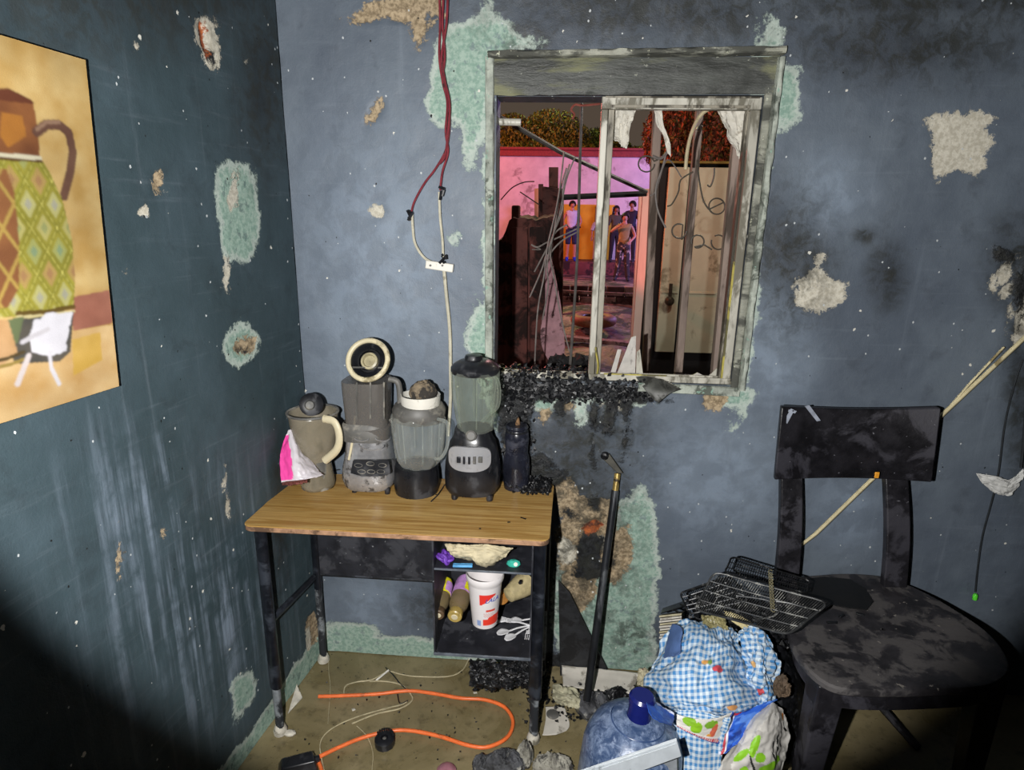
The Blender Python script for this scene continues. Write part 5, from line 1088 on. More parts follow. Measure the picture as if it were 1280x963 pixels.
# ochre jar cap, tan cone with hole, plastic cutlery
tag(mk('ochre_cap', MB().lathe(at(629, 750, 1.70), [(0.001, 0), (0.020, 0), (0.021, .004), (0.021, .024), (0.017, .026)], 24, axis=(-.45, .85, .1)), pm('ochre_plastic', '#b27a3c', 0.4), smooth=True), 'ochre screw cap peeping out right of the white tub', 'cap')
tc = thing('tan_spout', 'tan tapered spout with a dark hole in the desk box, upper right', 'spout', at(648, 745, 1.72))
cA = at(636, 744, 1.69); axc = (at(662, 726, 1.76)-cA).normalized()
mk('spout_shell', MB().lathe(cA, [(0.016, -.004), (0.024, .0), (0.036, .05), (0.040, .08)], 28, axis=axc), pm('tan_plastic', '#b3a57d', 0.5, dirt='#7a6e4f', dirt_amt=0.3), tc)
mk('spout_hole', MB().lathe(at(650, 729, 1.672), [(0.001, 0), (0.0055, 0), (0.0055, .01)], 14, axis=(0.1, .95, -.1)), M_blackp, tc)
M_wpl = pm('white_cutlery_plastic', '#d5d5d8', 0.4, var=0.05, bump=0)
zb_ = bz0+0.004
def cutlery(kind, label, p, ang, h=0.0):
    p = Vector((p.x, p.y, zb_+h)); t = thing('plastic_'+kind, label, kind, p, 'white plastic cutlery in the desk box'); d = Vector((math.cos(ang), math.sin(ang), 0)); s_ = Vector((-d.y, d.x, 0))
    mk('stem', MB().tube([p+d*0.03, p+d*0.06+Vector((0, 0, .004)), p+d*0.105+Vector((0, 0, .003))], 0.0036, 6, flat=.6), M_wpl, t)
    if kind == 'spoon':
        rows = []
        for i in range(9):
            v = i/8; w = .0150*math.sin(math.pi*min(.98, v*.92+.06))**.6
            rows.append([p+d*(.034-.044*(1-v) if False else -.008+.042*v)+s_*w*u+Vector((0, 0, .004*u*u*(1-abs(2*v-1))+.001)) for u in np.linspace(-1, 1, 7)])
        mk('bowl', MB().grid(rows), M_wpl, t, solid=0.0015)
    else:
        mk('fork_head', MB().box(p+d*.026+Vector((0, 0, .001)), (.014, .019, .002), (0, 0, ang)), M_wpl, t)
        for k in range(4): mk('tine', MB().tube([p+d*.022+s_*(.006*k-.009), p-d*.008+s_*(.006*k-.009)], .0015, 5), M_wpl, t)
cutlery('spoon', 'white plastic spoon, bowl pointing left, uppermost in the desk box', fl(612, 780, bz0), 0.12, .002)
cutlery('spoon', 'white plastic spoon nearest the front lip of the desk box', fl(634, 801, bz0), 0.75, .001)
cutlery('spoon', 'white plastic spoon in the middle of the cutlery heap', fl(624, 795, bz0), 0.45, .004)
cutlery('fork', 'white plastic fork crossing over the spoons', fl(628, 778, bz0), -0.3, .008)
cutlery('fork', 'white plastic fork, tines at the right side of the desk box', fl(660, 800, bz0), 1.5, .003)
cutlery('spoon', 'white plastic spoon half under the crossing fork', fl(640, 780, bz0), 0.2, .006)

# ------------------------------------------------------------------ char rag under the box
random.seed(21); mb = MB()
def cx_(): return random.uniform(0, 1)
for k in range(1000):
    u, v = cx_(), cx_()**0.8; px = 588+84*u; py = 826+34*v*(1-.25*abs(u-.5))
    if random.random() < .12: py += random.uniform(0, 10)
    mb.rock(at(px, py, 1.66+0.02*math.sin(u*9)+random.uniform(-.008, .008)), random.uniform(.004, .013), (1, .6, .9))
tag(mk('charred_fringe', mb, M_char, smooth=False), 'ragged black charred mass hanging under the desk box', 'char', kind='stuff')
mb = MB()
for k in range(420):
    p = fl(random.gauss(672, 7), random.gauss(862, 16), 0); mb.rock((p.x, p.y, abs(random.gauss(.008, .008))), random.uniform(.003, .008))
for k in range(110):
    p = fl(random.uniform(360, 790), random.uniform(835, 955), 0); mb.rock((p.x, p.y, .002), random.uniform(.0012, .0045))
for k in range(400):
    p = fl(random.uniform(690, 830), random.uniform(862, 905), 0); mb.rock((p.x, p.y, abs(random.gauss(.006, .01))), random.uniform(.003, .009))
tag(mk('floor_char', mb, M_char, smooth=False), 'black char crumbs scattered over the olive floor', 'char', kind='stuff')

# ------------------------------------------------------------------ floor things
F0 = lambda x, y, h=0.006: fl(x, y, h)
M_org = pm('orange_hose', '#f0743a', 0.4, var=0.1, scale=30, bump=0.1, dirt='#a5562f', dirt_amt=0.12)
hz = 0.008
o = mk('orange_hose', MB().tube(crom([F0(x, y, hz) for x, y in [(398, 871), (430, 870), (470, 868), (510, 864), (540, 867), (575, 873), (605, 875), (630, 884), (641, 902), (634, 922), (610, 934), (585, 932), (550, 921), (515, 914), (490, 914), (455, 922), (425, 934), (398, 947)]], 10), 0.0062, 12), M_org)
tag(o, 'orange hose looping over the floor under the desk', 'hose')
tag(mk('orange_hose', MB().tube(crom([F0(x, y, .007) for x, y in [(398, 952), (402, 964), (404, 985)]], 5), 0.006, 10), M_org), 'short end of orange hose leaving the black plug towards the viewer', 'hose')
ad = thing('black_plug', 'large black tapering plug at the lower left end of the orange hose', 'plug', F0(372, 950, 0))
pts_t = [F0(350, 950, .03), F0(394, 938, .035), F0(397, 955, .03), F0(352, 963, .03)]
mk('plug_body', MB().hexa([F0(348, 954, 0), F0(396, 946, 0), F0(398, 966, 0), F0(346, 976, 0)], [F0(352, 948, .035), F0(390, 938, .045), F0(394, 952, .045), F0(352, 962, .035)]), M_blackp, ad, bevel=0.004)
mk('plug_sleeve', MB().lathe(F0(394, 950, 0.022), [(0.012, 0), (0.009, .012)], 14, axis=(.9, .45, 0)), M_blackp, ad)
M_clr = pm('pale_clear_wire', '#b9ae8e', 0.3, var=0.2, scale=30)
for pts, lb, r_ in (
    ([(430, 868), (432, 858), (445, 853), (465, 850), (485, 840), (500, 843), (520, 846), (560, 846), (578, 838), (586, 824)], 'pale wire running from the hose back under the desk box', .0022),
    ([(440, 905), (470, 893), (500, 886), (515, 876), (512, 866), (500, 856), (480, 852), (462, 852)], 'pale wire curling up from the floor centre under the hose', .0025),
    ([(405, 963), (400, 935), (405, 920), (420, 908), (445, 897), (475, 888), (505, 880)], 'long pale wire sweeping forward left of the black ring', .002),
    ([(465, 963), (466, 940), (458, 920), (446, 908)], 'fine pale wire curving forward beside the black ring', .0012),
    ([(411, 820), (411, 840), (413, 860), (411, 890), (410, 905)], 'fine pale thread on the floor below the rear desk foot', .0012),
    ([(478, 888), (490, 884), (500, 882), (508, 878)], 'short kinked pale wire beside the loop', .002)):
    tag(mk('pale_wire', MB().tube(crom([F0(x, y, .003) for x, y in pts], 7), r_, 6), M_clr), lb, 'wire')
tag(mk('pale_wire', MB().tube([F0(470, 851, .004), F0(486, 838, .02)], .0035, 7), M_whitep), 'straight white wire end sticking up from the tangle', 'wire')
for pts, lb in (([(482, 835), (492, 845), (500, 855), (508, 862)], 'upper of two dark twigs behind the hose'), ([(497, 868), (500, 880), (510, 876)], 'bent dark twig touching the hose')):
    tag(mk('dark_twig', MB().tube(crom([F0(x, y, .004) for x, y in pts], 4), .002, 5), M_char), lb, 'twig')
gr = thing('black_ring', 'black toothed plastic ring on the floor behind the orange hose', 'ring', F0(481, 930, 0)); gc = F0(481, 932, 0)
mk('ring_body', MB().lathe(gc, [(0.026, 0), (0.030, .004), (0.031, .026), (0.022, .032), (0.011, .032), (0.010, .012), (.001, .010)], 32, flute=.03, nfl=12, cap=False), M_blackp, gr)
for k in range(9):
    a = math.radians(20+k*17); p = gc+Vector((math.cos(a)*.026, math.sin(a)*.026, .034)); mk('tooth', MB().box(p, (.004, .004, .012), (0, 0, a)), M_blackp, gr)
mk('ring_bolt', MB().lathe(gc+Vector((0, 0, .012)), [(0.006, 0), (0.006, .016), (.003, .018)], 12), M_greyp, gr)
def flat(name, lb, pts, mat, th=.002, cat='scrap', h=.001, n=18, amp=.002, sd=1):
    rows = patch([[fl(x, y, h+z) for x, y, z in r_] for r_ in pts], n, n); return tag(mk(name, MB().grid(crumple(rows, amp, 4, sd, edge=.001)), mat, solid=th), lb, cat)
M_pap = pm('dirty_white_card', '#c5c0b6', 0.75, var=0.1, scale=12, bump=0.2, dirt='#8b857a', dirt_amt=0.2, spots='#2d2a27', spot_scale=20, spot_amt=0.1)
tag(mk('white_triangle', MB().prism([fl(371, 856, .03), fl(378, 873, .004), fl(360, 893, .003)], (0, 0, .0025)), M_cap, smooth=False), 'white triangular flake beside the left wall behind the front desk foot', 'flake')
tag(mk('white_chip', MB().lathe(F0(362, 918, 0), [(.02, 0), (.022, .006), (.01, .012)], 7, squash=.6), M_cap, smooth=False), 'white chip against the front left desk foot', 'chip')
for x, y, lb in ((442, 887, 'small white pebble in the middle of the hose loop'), (594, 866, 'small pale pebble behind the hose on the right')):
    tag(mk('pebble', MB().rock(F0(x, y, .004), .006, (1.5, 1, .7)), M_cap, smooth=False), lb, 'pebble')
tag(mk('white_card', MB().grid(crumple(patch([[(702, 832, 1.885), (745, 836, 1.88), (800, 842, 1.87)], [(703, 845, 1.85), (745, 850, 1.84), (795, 854, 1.83)], [(704, 858, 1.80), (748, 864, 1.79), (790, 868, 1.78)]], 20, 14), .004, 4, 3, edge=.001)), M_pap, solid=.002), 'long dirty white card on the floor behind the iron pole', 'card')
flat('white_card', 'torn dirty white card with a grey stain right of the front desk leg', [[(682, 884, .006), (698, 883, .006), (706, 886, .006)], [(682, 900, .004), (700, 900, .004), (712, 906, .004)], [(678, 920, .004), (694, 919, .004), (708, 914, .004)]], M_pap, cat='card', sd=5)
tag(mk('grey_stain_disc', MB().lathe(F0(691, 894, .007), [(.001, 0), (.020, 0), (.022, .003), (.018, .005), (.001, .004)], 20), M_greyp), 'round grey cap lying on the torn card', 'cap')
o = flat('crumpled_film', 'crumpled glossy pale film between desk leg and iron pole', [[(690, 858, .05), (705, 860, .06), (724, 868, .04)], [(692, 870, .04), (712, 872, .07), (730, 882, .03)], [(696, 880, .02), (712, 884, .03), (726, 892, .015)]], pm('glossy_pale_film', '#b5b197', 0.2, var=0.35, scale=20, bump=0.6, dirt='#5b5746', dirt_amt=0.4), cat='film', n=34, amp=.022, sd=7)
tag(mk('pink_lid', MB().lathe(F0(558, 966, 0), [(.028, 0), (.030, .006), (.026, .012), (.012, .017), (.001, .018)], 30), pm('dusty_pink_lid', '#a4707c', 0.35)), 'dusty pink round lid at the bottom edge of the picture', 'dish')  # a loose round lid lying on the floor
# burnt lumps at bottom centre
def lump(name, lb, c, r, mat, sd, cat='rubble', n=44):
    rows = [[Vector((c[0]+r[0]*math.cos(a)*math.sin(ph)*(1+.7*float(fbm(np.array(math.cos(a)*1.8+sd), np.array(math.sin(a)*1.8+ph), 4))+.5*float(fbm(np.array(math.cos(a)*5+sd), np.array(math.sin(a)*5+ph*4), 3))), c[1]+r[1]*math.sin(a)*math.sin(ph)*(1+.7*float(fbm(np.array(math.cos(a)*2+sd+5), np.array(ph*2+math.sin(a)), 4))+.4*float(fbm(np.array(math.cos(a)*5+sd+5), np.array(ph*5+math.sin(a)*4), 3))), max(.0, c[2]+r[2]*math.cos(ph)*(1+1.1*float(fbm(np.array(math.cos(a)*3.5+sd), np.array(ph*2.5+math.sin(a)*2.5), 4)))))) for a in np.linspace(0, 2*math.pi, n+1)[:-1]] for ph in np.linspace(.03, math.pi-.03, n)]
    return tag(mk(name, MB().grid(rows, wrap=True), mat), lb, cat)
M_ash = pm('ashy_foam', '#9a978c', 0.8, var=0.35, scale=20, bump=1.0, bd=.006, dirt='#3b3a38', dirt_amt=0.5, dirt_scale=16); M_ash2 = pm('dark_ashy_lump', '#45464a', 0.6, var=0.5, scale=20, bump=1.0, bd=.006, dirt='#a9a79e', dirt_amt=0.3, dirt_scale=16)
p = F0(632, 962, 0); lump('ashy_lump', 'grey ashy crumpled lump before the front desk leg', (p.x, p.y, .02), (.062, .035, .042), M_ash2, 3)
p = F0(656, 952, 0); lump('ashy_lump', 'whitish crumpled lump touching the front right desk foot', (p.x, p.y, .02), (.026, .03, .045), M_ash, 5)
p = F0(690, 965, 0); lump('ashy_lump', 'cream ribbed lump right of the front right desk foot', (p.x, p.y, .015), (.055, .035, .042), M_ash, 8)
p = F0(602, 960, 0); lump('ashy_lump', 'small dark ashy lump at the bottom edge left of the others', (p.x, p.y, .012), (.03, .025, .03), M_ash2, 11)
p = F0(738, 898, 0); lump('ashy_lump', 'dark crumbly lump at the foot of the iron pole', (p.x+.01, p.y+.03, .02), (.06, .05, .045), M_ash2, 14)
p = F0(772, 876, 0); lump('ashy_lump', 'blackened lump behind the blue water jug', (p.x, p.y, .012), (.05, .035, .03), M_char, 17)

# iron pole with bent head leaning on the wall
pb_ = fl(731, 893, .01); ptp = at(772, 592, WY-.022)
pole = thing('iron_pole', 'black pole with scraped tip and bent head leaning on the wall', 'pole', (pb_.x, pb_.y, 0))
M_pole = pm('blackened_steel', '#2b2d31', 0.35, metal=0.5, var=0.4, scale=20, bump=0.3, dirt='#5c5f63', dirt_amt=0.25, dirt_scale=12, stretch=(1, 1, .3))
mk('shaft', MB().tube([pb_, pb_.lerp(ptp, .93)], 0.0128, 14), M_pole, pole)
mk('scraped_tip', MB().tube([pb_.lerp(ptp, .925), ptp], 0.0105, 12), pm('bare_brass_tip', '#b39a5c', 0.35, metal=0.6, dirt='#3b342a', dirt_amt=0.4), pole)
hd_ = [at(772, 592, WY-.03), at(779, 592, WY-.03), at(762, 568, WY-.02), at(752, 573, WY-.02)]
mk('bent_head', MB().prism(hd_, (0, .014, 0)), pm('dark_khaki_steel', '#3c3a31', 0.5, dirt='#1d1c1a', dirt_amt=.5), pole, bevel=.002)
mk('head_hook', MB().lathe(at(755, 572, WY-.03), [(.008, 0), (.013, .004), (.013, .016), (.006, .02)], 12, axis=(.3, .9, .2)), M_char, pole)
# flat dark triangular piece against the wall, right of the desk
tag(mk('dark_triangle', MB().prism([at(698, 725, WY-.02), at(712, 740, WY-.025), at(764, 846, WY-.035), at(700, 846, WY-.035)], (0, -.012, .004)), pm('dark_triangle_skin', '#26272a', 0.5, var=.3, bump=.4, dirt='#0e0e10', dirt_amt=.5), bevel=.002), 'flat dark triangle against the wall right of the desk', 'board')

# ------------------------------------------------------------------ blue water jug lying down
jb = thing('water_jug', 'large scratched blue water jug with navy neck before the gingham cloth', 'jug', fl(790, 930, 0))
m, q, b, co = newmat('scratched_blue_plastic')
n1 = q.noise(co, 30, 6, .75, .6); n2 = q.noise(co, 70, 4, .6)
c = q.mix(q.step(n1, .38, .66), lin('#34486b'), lin('#7889a6')); c = q.mix(q.math('MULTIPLY', q.step(n2, .55, .7), .5), c, lin('#a5b4cf'))
q.put(b.inputs['Base Color'], c); b.inputs['Roughness'].default_value = .28; q.put(b.inputs['Normal'], q.bump(n1, .3, .004)); M_jug = m
nk = at(803, 872, 1.34); bc_ = Vector((at(783, 900, 1.34).x, 1.345, 0)); axj = nk-bc_; Lj = axj.length; axj.normalize(); cj = bc_+axj*.045; RJ = .132; Lj -= .045
prof = [(RJ*.9, -.04), (RJ, -.03), (RJ, .0), (RJ*.965, .008), (RJ*.965, .018), (RJ, .026), (RJ, Lj*.52), (RJ*.97, Lj*.60), (RJ*.87, Lj*.69), (RJ*.68, Lj*.765), (RJ*.46, Lj*.815), (.032, Lj*.84)]
mk('jug_body', MB().lathe(cj, prof, 48, axis=axj), M_jug, jb)
mk('shoulder_groove', MB().lathe(cj, [(RJ*.54, Lj*.797), (RJ*.535, Lj*.801), (RJ*.52, Lj*.804)], 48, axis=axj, cap=False), pm('deep_blue_plastic', '#33486f', .3), jb)
M_navy = pm('navy_neck', '#141c5c', 0.2, var=.2, scale=10)
mk('neck', MB().lathe(cj, [(.036, Lj*.82), (.030, Lj*.85), (.030, Lj*.95), (.034, Lj*.96), (.034, Lj*1.0), (.028, Lj*1.02)], 32, axis=axj), M_navy, jb)

# ------------------------------------------------------------------ gingham cloth, bags
def gingham(name, sq, c1='#3f82bd', c2='#d3dfe6', tint='#7fa9c9'):
    m, q, b, _ = newmat(name); uv = q.node('ShaderNodeUVMap').outputs[0]; sp_ = q.node('ShaderNodeSeparateXYZ'); q.l.new(uv, sp_.inputs[0])
    def st(s_): return q.step(q.math('PINGPONG', q.math('MULTIPLY', s_, sq), 1.0), .42, .58)
    a_, b2 = st(sp_.outputs[0]), st(sp_.outputs[1]); k = q.math('MULTIPLY', q.math('ADD', a_, b2), .5)
    c = q.mix(k, lin(c2), lin(c1)); n = q.noise(uv, 7, 5, .6); c = q.mix(q.math('MULTIPLY', q.step(n, .5, .7), .4), c, lin(tint))
    ca = q.attr('col'); c = q.mix(ca.outputs['Alpha'], c, ca.outputs['Color']); 
    q.put(b.inputs['Base Color'], c); b.inputs['Roughness'].default_value = .75; q.put(b.inputs['Normal'], q.bump(q.noise(uv, 160, 3, .6), .25, .001)); return m
M_ging = gingham('blue_gingham', 1.0)
def cloth(name, ctrl, nu, nv, amp, fr, sd, mat, usz, vsz, fruits=(), parent=None, th=.003, edge=.003, uvrot=0.0):
    P_ = crumple(patch(ctrl, nu, nv), amp, fr, sd, edge=edge); o = mk(name, MB().grid(P_), mat, parent, solid=th)
    V_, U_ = np.meshgrid(np.linspace(0, 1, nv), np.linspace(0, 1, nu), indexing='ij'); u_ = (U_*usz); v_ = (V_*vsz)
    w = .35*fbm(U_*4+sd, V_*4, 3); cr_, sr_ = math.cos(uvrot), math.sin(uvrot)
    set_uv(o, np.stack([(u_*cr_-v_*sr_+w*2).ravel(), (u_*sr_+v_*cr_+w*2).ravel()], 1))
    a = np.zeros((nv, nu, 4), np.float32)
    for (fu, fv, ru, rv, col) in fruits:
        d = ((U_-fu)/ru)**2+((V_-fv)/rv)**2+.35*fbm(U_*30+fu*9, V_*30, 2); mk_ = d < 1; a[mk_] = (*lin(col), 1)
    at_ = o.data.color_attributes.new('col', 'FLOAT_COLOR', 'POINT'); at_.data.foreach_set('color', a.ravel()); return o
gb = thing('gingham_bundle', 'blue and white gingham cloth with fruit print heaped over the rubbish', 'cloth', fl(880, 925, 0))
FR = [(.47, .40, .035, .022, '#e0a45a'), (.52, .40, .02, .02, '#7a9a4a'), (.60, .46, .05, .03, '#cf4a55'), (.36, .93, .06, .05, '#d59a60'), (.72, .80, .04, .035, '#e0a060'), (.78, .93, .045, .045, '#c92f3c'), (.08, .88, .05, .05, '#d9705a')]
cloth('main_drape', [
    [(840, 782, 1.66), (862, 775, 1.64), (885, 782, 1.64), (908, 784, 1.63), (921, 792, 1.64)],
    [(833, 800, 1.60), (862, 797, 1.56), (890, 800, 1.54), (912, 802, 1.55), (926, 808, 1.60)],
    [(815, 826, 1.56), (850, 826, 1.48), (885, 828, 1.45), (915, 830, 1.48), (934, 836, 1.55)],
    [(808, 846, 1.54), (840, 852, 1.43), (880, 856, 1.40), (920, 858, 1.42), (950, 862, 1.50)],
    [(812, 866, 1.54), (838, 878, 1.41), (878, 886, 1.37), (920, 884, 1.40), (956, 882, 1.48)],
    [(822, 880, 1.56), (845, 888, 1.43), (880, 896, 1.39), (916, 892, 1.42), (945, 890, 1.50)]], 140, 130, .034, 3.6, 3, M_ging, 46, 40, FR, gb, uvrot=.15)
cloth('right_ruffle', [
    [(924, 792, 1.60), (938, 784, 1.58), (952, 792, 1.60)],
    [(928, 812, 1.56), (946, 806, 1.52), (962, 812, 1.56)],
    [(934, 838, 1.52), (952, 836, 1.47), (970, 838, 1.53)],
    [(938, 862, 1.50), (954, 864, 1.46), (968, 862, 1.52)],
    [(940, 884, 1.48), (950, 886, 1.46), (958, 880, 1.50)]], 60, 90, .030, 5.0, 9, M_ging, 16, 33, [(.3, .45, .12, .05, '#e0b070'), (.4, .75, .1, .05, '#c94a50')], gb, uvrot=-.2)
cloth('hanging_panel', [
    [(848, 888, 1.38), (875, 890, 1.36), (912, 898, 1.36)],
    [(846, 920, 1.36), (874, 924, 1.345), (905, 926, 1.35)],
    [(846, 968, 1.34), (872, 972, 1.33), (900, 972, 1.335)]], 70, 80, .008, 3, 12, M_ging, 20, 26, [], gb)
cloth('left_flap', [
    [(812, 880, 1.48), (830, 886, 1.44), (850, 890, 1.41)],
    [(822, 900, 1.45), (836, 904, 1.42), (850, 908, 1.40)],
    [(836, 918, 1.42), (842, 922, 1.41), (850, 924, 1.39)]], 40, 40, .012, 3, 15, M_ging, 12, 12, [], gb)
o = cloth('plain_corner', [
    [(841, 779, 1.60), (853, 786, 1.55), (850, 800, 1.52)],
    [(835, 800, 1.56), (844, 806, 1.52), (851, 814, 1.49)],
    [(830, 823, 1.53), (838, 822, 1.50), (849, 818, 1.48)]], 24, 24, .004, 3, 15, pm('slate_blue_lining', '#4a6596', .8, var=.15), 5, 5, [], gb)
o['label'] = 'plain slate blue lining'
# border strip with print
M_bord = attr_mat('printed_border', .5, .4, .2, 60)
def border(name, lb, ctrl, sd, painter, parent=None, cat='bag', n=(90, 30), amp=.004, th=.002):
    P_ = crumple(patch(ctrl, *n), amp, 3, sd, edge=.001); o = mk(name, MB().grid(P_), M_bord, parent, solid=th)
    V_, U_ = np.meshgrid(np.linspace(0, 1, n[1]), np.linspace(0, 1, n[0]), indexing='ij'); set_col(o, painter(U_, V_).reshape(-1, 3))
    if parent is None: tag(o, lb, cat)
    return o
def L3(c): return np.array(lin(c))
def paint1(U_, V_):
    C_ = np.zeros(U_.shape+(3,)); C_[:] = L3('#d9d6cf')
    def e(u, v, a, b_, col): C_[((U_-u)/a)**2+((V_-v)/b_)**2 < 1] = L3(col)
    e(.22, .2, .10, .22, '#86b832'); e(.36, .45, .10, .28, '#8cc02a'); e(.60, .25, .12, .15, '#7fae35'); e(.70, .55, .06, .3, '#d0684e'); e(.64, .8, .06, .16, '#d89440')
    band = (V_ > .74); C_[band] = L3('#e3dfdd'); C_[band & (V_ > .80) & (V_ < .94) & ((U_*34 % 1) > .35)] = L3('#c03a4a'); C_[(V_ > .955)] = L3('#334a9a')
    C_[(U_ > .86) & (((U_-.86)*8+V_*.0) % 1 > .5)] = L3('#3b5ab5')
    return C_
border('fruit_border', '', [[(846, 894, 1.355), (872, 899, 1.345), (896, 898, 1.35), (918, 890, 1.37)], [(846, 902, 1.35), (868, 912, 1.34), (890, 914, 1.345), (908, 908, 1.36)], [(846, 908, 1.348), (864, 918, 1.338), (884, 927, 1.34), (899, 930, 1.35)]], 3, paint1, gb)['label'] = 'white border printed with fruit and red letters'
def paint2(U_, V_):
    C_ = np.zeros(U_.shape+(3,)); C_[:] = L3('#2f63cf'); k = fbm(U_*5, V_*9, 3); C_[k > .12] = L3('#5d8fe8'); C_[k < -.18] = L3('#1c3f9c')
    C_[(U_ < .10)] = L3('#d8dcea'); C_[(U_ > .10) & (U_ < .17)] = L3('#c4434f'); C_[(U_ > .17) & (U_ < .21)] = L3('#e8e8ee'); return C_
border('blue_bag', 'glossy bright blue plastic bag squeezed out below the gingham cloth', [[(905, 900, 1.40), (930, 890, 1.42), (962, 876, 1.46), (972, 874, 1.48)], [(898, 918, 1.365), (920, 912, 1.37), (944, 902, 1.42), (960, 894, 1.46)], [(898, 940, 1.345), (914, 932, 1.355), (932, 918, 1.38), (948, 908, 1.43)], [(899, 944, 1.34), (906, 942, 1.345), (920, 930, 1.36), (936, 918, 1.40)]], 6, paint2, n=(60, 44), amp=.010)
def paint2b(U_, V_):
    C_ = np.zeros(U_.shape+(3,)); C_[:] = L3('#2a57b8'); C_[(V_ < .16)] = L3('#c9cfe2'); C_[fbm(U_*6, V_*6, 3) > .15] = L3('#4a78cf'); return C_
border('blue_bag', 'piece of blue bag folded over the neck of the water jug', [[(808, 868, 1.38), (822, 880, 1.36), (842, 892, 1.355)], [(808, 880, 1.31), (824, 892, 1.31), (842, 900, 1.345)], [(814, 896, 1.265), (826, 904, 1.275), (840, 908, 1.31)]], 9, paint2b, n=(40, 30), amp=.006)
def paint3(U_, V_):
    C_ = np.zeros(U_.shape+(3,)); C_[:] = L3('#c9c6c0'); C_[fbm(U_*4+3, V_*5, 3) > .1] = L3('#a9a6a0')
    def e(u, v, a, b_, r_, col):
        x, y = U_-u, V_-v; c_, s_ = math.cos(r_), math.sin(r_); C_[((x*c_+y*s_)/a)**2+((-x*s_+y*c_)/b_)**2 < 1] = L3(col)
    for u, v, a, b_, r_ in ((.36, .50, .05, .12, 0), (.24, .60, .05, .09, .9), (.46, .62, .06, .05, 0), (.60, .72, .16, .05, -.35), (.75, .66, .12, .05, -.4), (.30, .78, .05, .06, .3), (.42, .86, .05, .06, 0), (.12, .84, .06, .05, .5)): e(u, v, a, b_, r_, '#86c22a')
    for u, v, a, b_, r_ in ((.40, .72, .012, .14, -.5), (.62, .50, .018, .07, -.3), (.70, .40, .018, .07, -.2), (.78, .34, .016, .05, 0), (.74, .52, .03, .035, 0), (.82, .44, .02, .05, .2), (.66, .62, .012, .09, -.8), (.86, .24, .04, .02, 0)): e(u, v, a, b_, r_, '#1d201e')
    e(.80, .10, .05, .04, 0, '#dd8a3a'); return C_
border('white_bag', 'white plastic bag with green leaves and black print, below the blue one', [[(950, 884, 1.46), (964, 878, 1.46), (974, 884, 1.48), (978, 896, 1.48)], [(930, 912, 1.40), (952, 906, 1.38), (972, 906, 1.41), (984, 918, 1.44)], [(912, 938, 1.36), (940, 932, 1.34), (968, 934, 1.37), (984, 940, 1.42)], [(898, 962, 1.34), (934, 962, 1.32), (966, 962, 1.34), (978, 962, 1.40)], [(892, 990, 1.34), (934, 992, 1.32), (962, 992, 1.34), (970, 990, 1.40)]], 12, paint3, n=(90, 110), amp=.016, th=.0015)
# white aluminium strip at the bottom
tag(mk('aluminium_strip', MB().prism([at(690, 978, 1.17), at(846, 926, 1.19), at(852, 946, 1.19), at(700, 1002, 1.17)], (0, .006, .002)).tube([at(692, 981, 1.168), at(846, 930, 1.188)], .0015, 5), pm('bluish_white_strip', '#b9c0c6', .4, var=.08, dirt='#7f868c', dirt_amt=.15), bevel=.002), 'flat bluish white metal strip slanting across the blue jug', 'strip')
tag(mk('grey_sheet', MB().prism([at(792, 968, 1.245), at(846, 948, 1.25), at(848, 1000, 1.25), at(792, 1005, 1.245)], (0, .012, 0)), pm('grey_sheet', '#8b9095', .5, var=.2)), 'greyish sheet piece beneath the slanting metal strip', 'sheet')
# burnt books and scraps behind the cloth
bk = thing('burnt_book', 'thick book with singed pages behind the gingham cloth', 'book', at(838, 800, 1.74))
for k in range(9):
    y_ = 770+k*3.3; pa = [at(824+(k % 2), y_, 1.67), at(852, y_-3, 1.66), at(856, y_-6, 1.80), at(828, y_-2, 1.82)]
    mk('page_block', MB().prism(pa, (0, 0, -.0065)), M_pap if k % 3 else pm('yellowed_pages', '#a8a084', .8), bk, smooth=False)
mk('charred_cover', MB().prism([at(826, 768, 1.70), at(876, 752, 1.70), at(880, 744, 1.82), at(828, 762, 1.84)], (0, 0, .004)), M_char, bk, smooth=False)
rag('singed_paper', 'curled singed cream paper sticking up at the cloth top', [[(905, 764, 1.63), (925, 770, 1.62), (944, 782, 1.60)], [(908, 770, 1.61), (926, 776, 1.60), (942, 790, 1.585)], [(916, 778, 1.60), (928, 786, 1.59), (938, 798, 1.58)]], pm('cream_paper', '#cdbf8f', .75, dirt='#4a3d28', dirt_amt=.3), .008, 4, 3, cat='paper')
rag('singed_paper', 'crumpled yellow grey plastic just under the black grate', [[(876, 770, 1.66), (892, 772, 1.65), (906, 770, 1.64)], [(878, 778, 1.63), (894, 782, 1.62), (908, 782, 1.62)], [(882, 786, 1.62), (896, 790, 1.61), (910, 790, 1.61)]], pm('murky_yellow_film', '#8d865f', .35, dirt='#3a3526', dirt_amt=.4), .020, 7, 5, 30, 26, cat='film')
rag('singed_paper', 'singed white scrap at the upper left of the cloth heap', [[(798, 838, 1.60), (806, 836, 1.60), (814, 840, 1.60)], [(797, 846, 1.58), (806, 848, 1.575), (813, 850, 1.58)], [(796, 856, 1.57), (804, 858, 1.565), (812, 860, 1.57)]], pm('speckled_scrap', '#a39c82', .7, var=.4, spots='#5a2f28', spot_scale=80, spot_amt=.6), .012, 6, 7, 24, 24, cat='scrap')
rag('singed_paper', 'brownish burnt rag between cloth heap and chair leg', [[(970, 848, 1.52), (978, 844, 1.52), (984, 850, 1.52)], [(966, 858, 1.50), (978, 858, 1.49), (986, 862, 1.50)], [(968, 870, 1.49), (976, 872, 1.48), (984, 870, 1.49)]], pm('brown_rag', '#5a4a3a', .8, var=.4, spots='#a58f70', spot_scale=60, spot_amt=.4), .014, 6, 9, 24, 24, cat='rag')
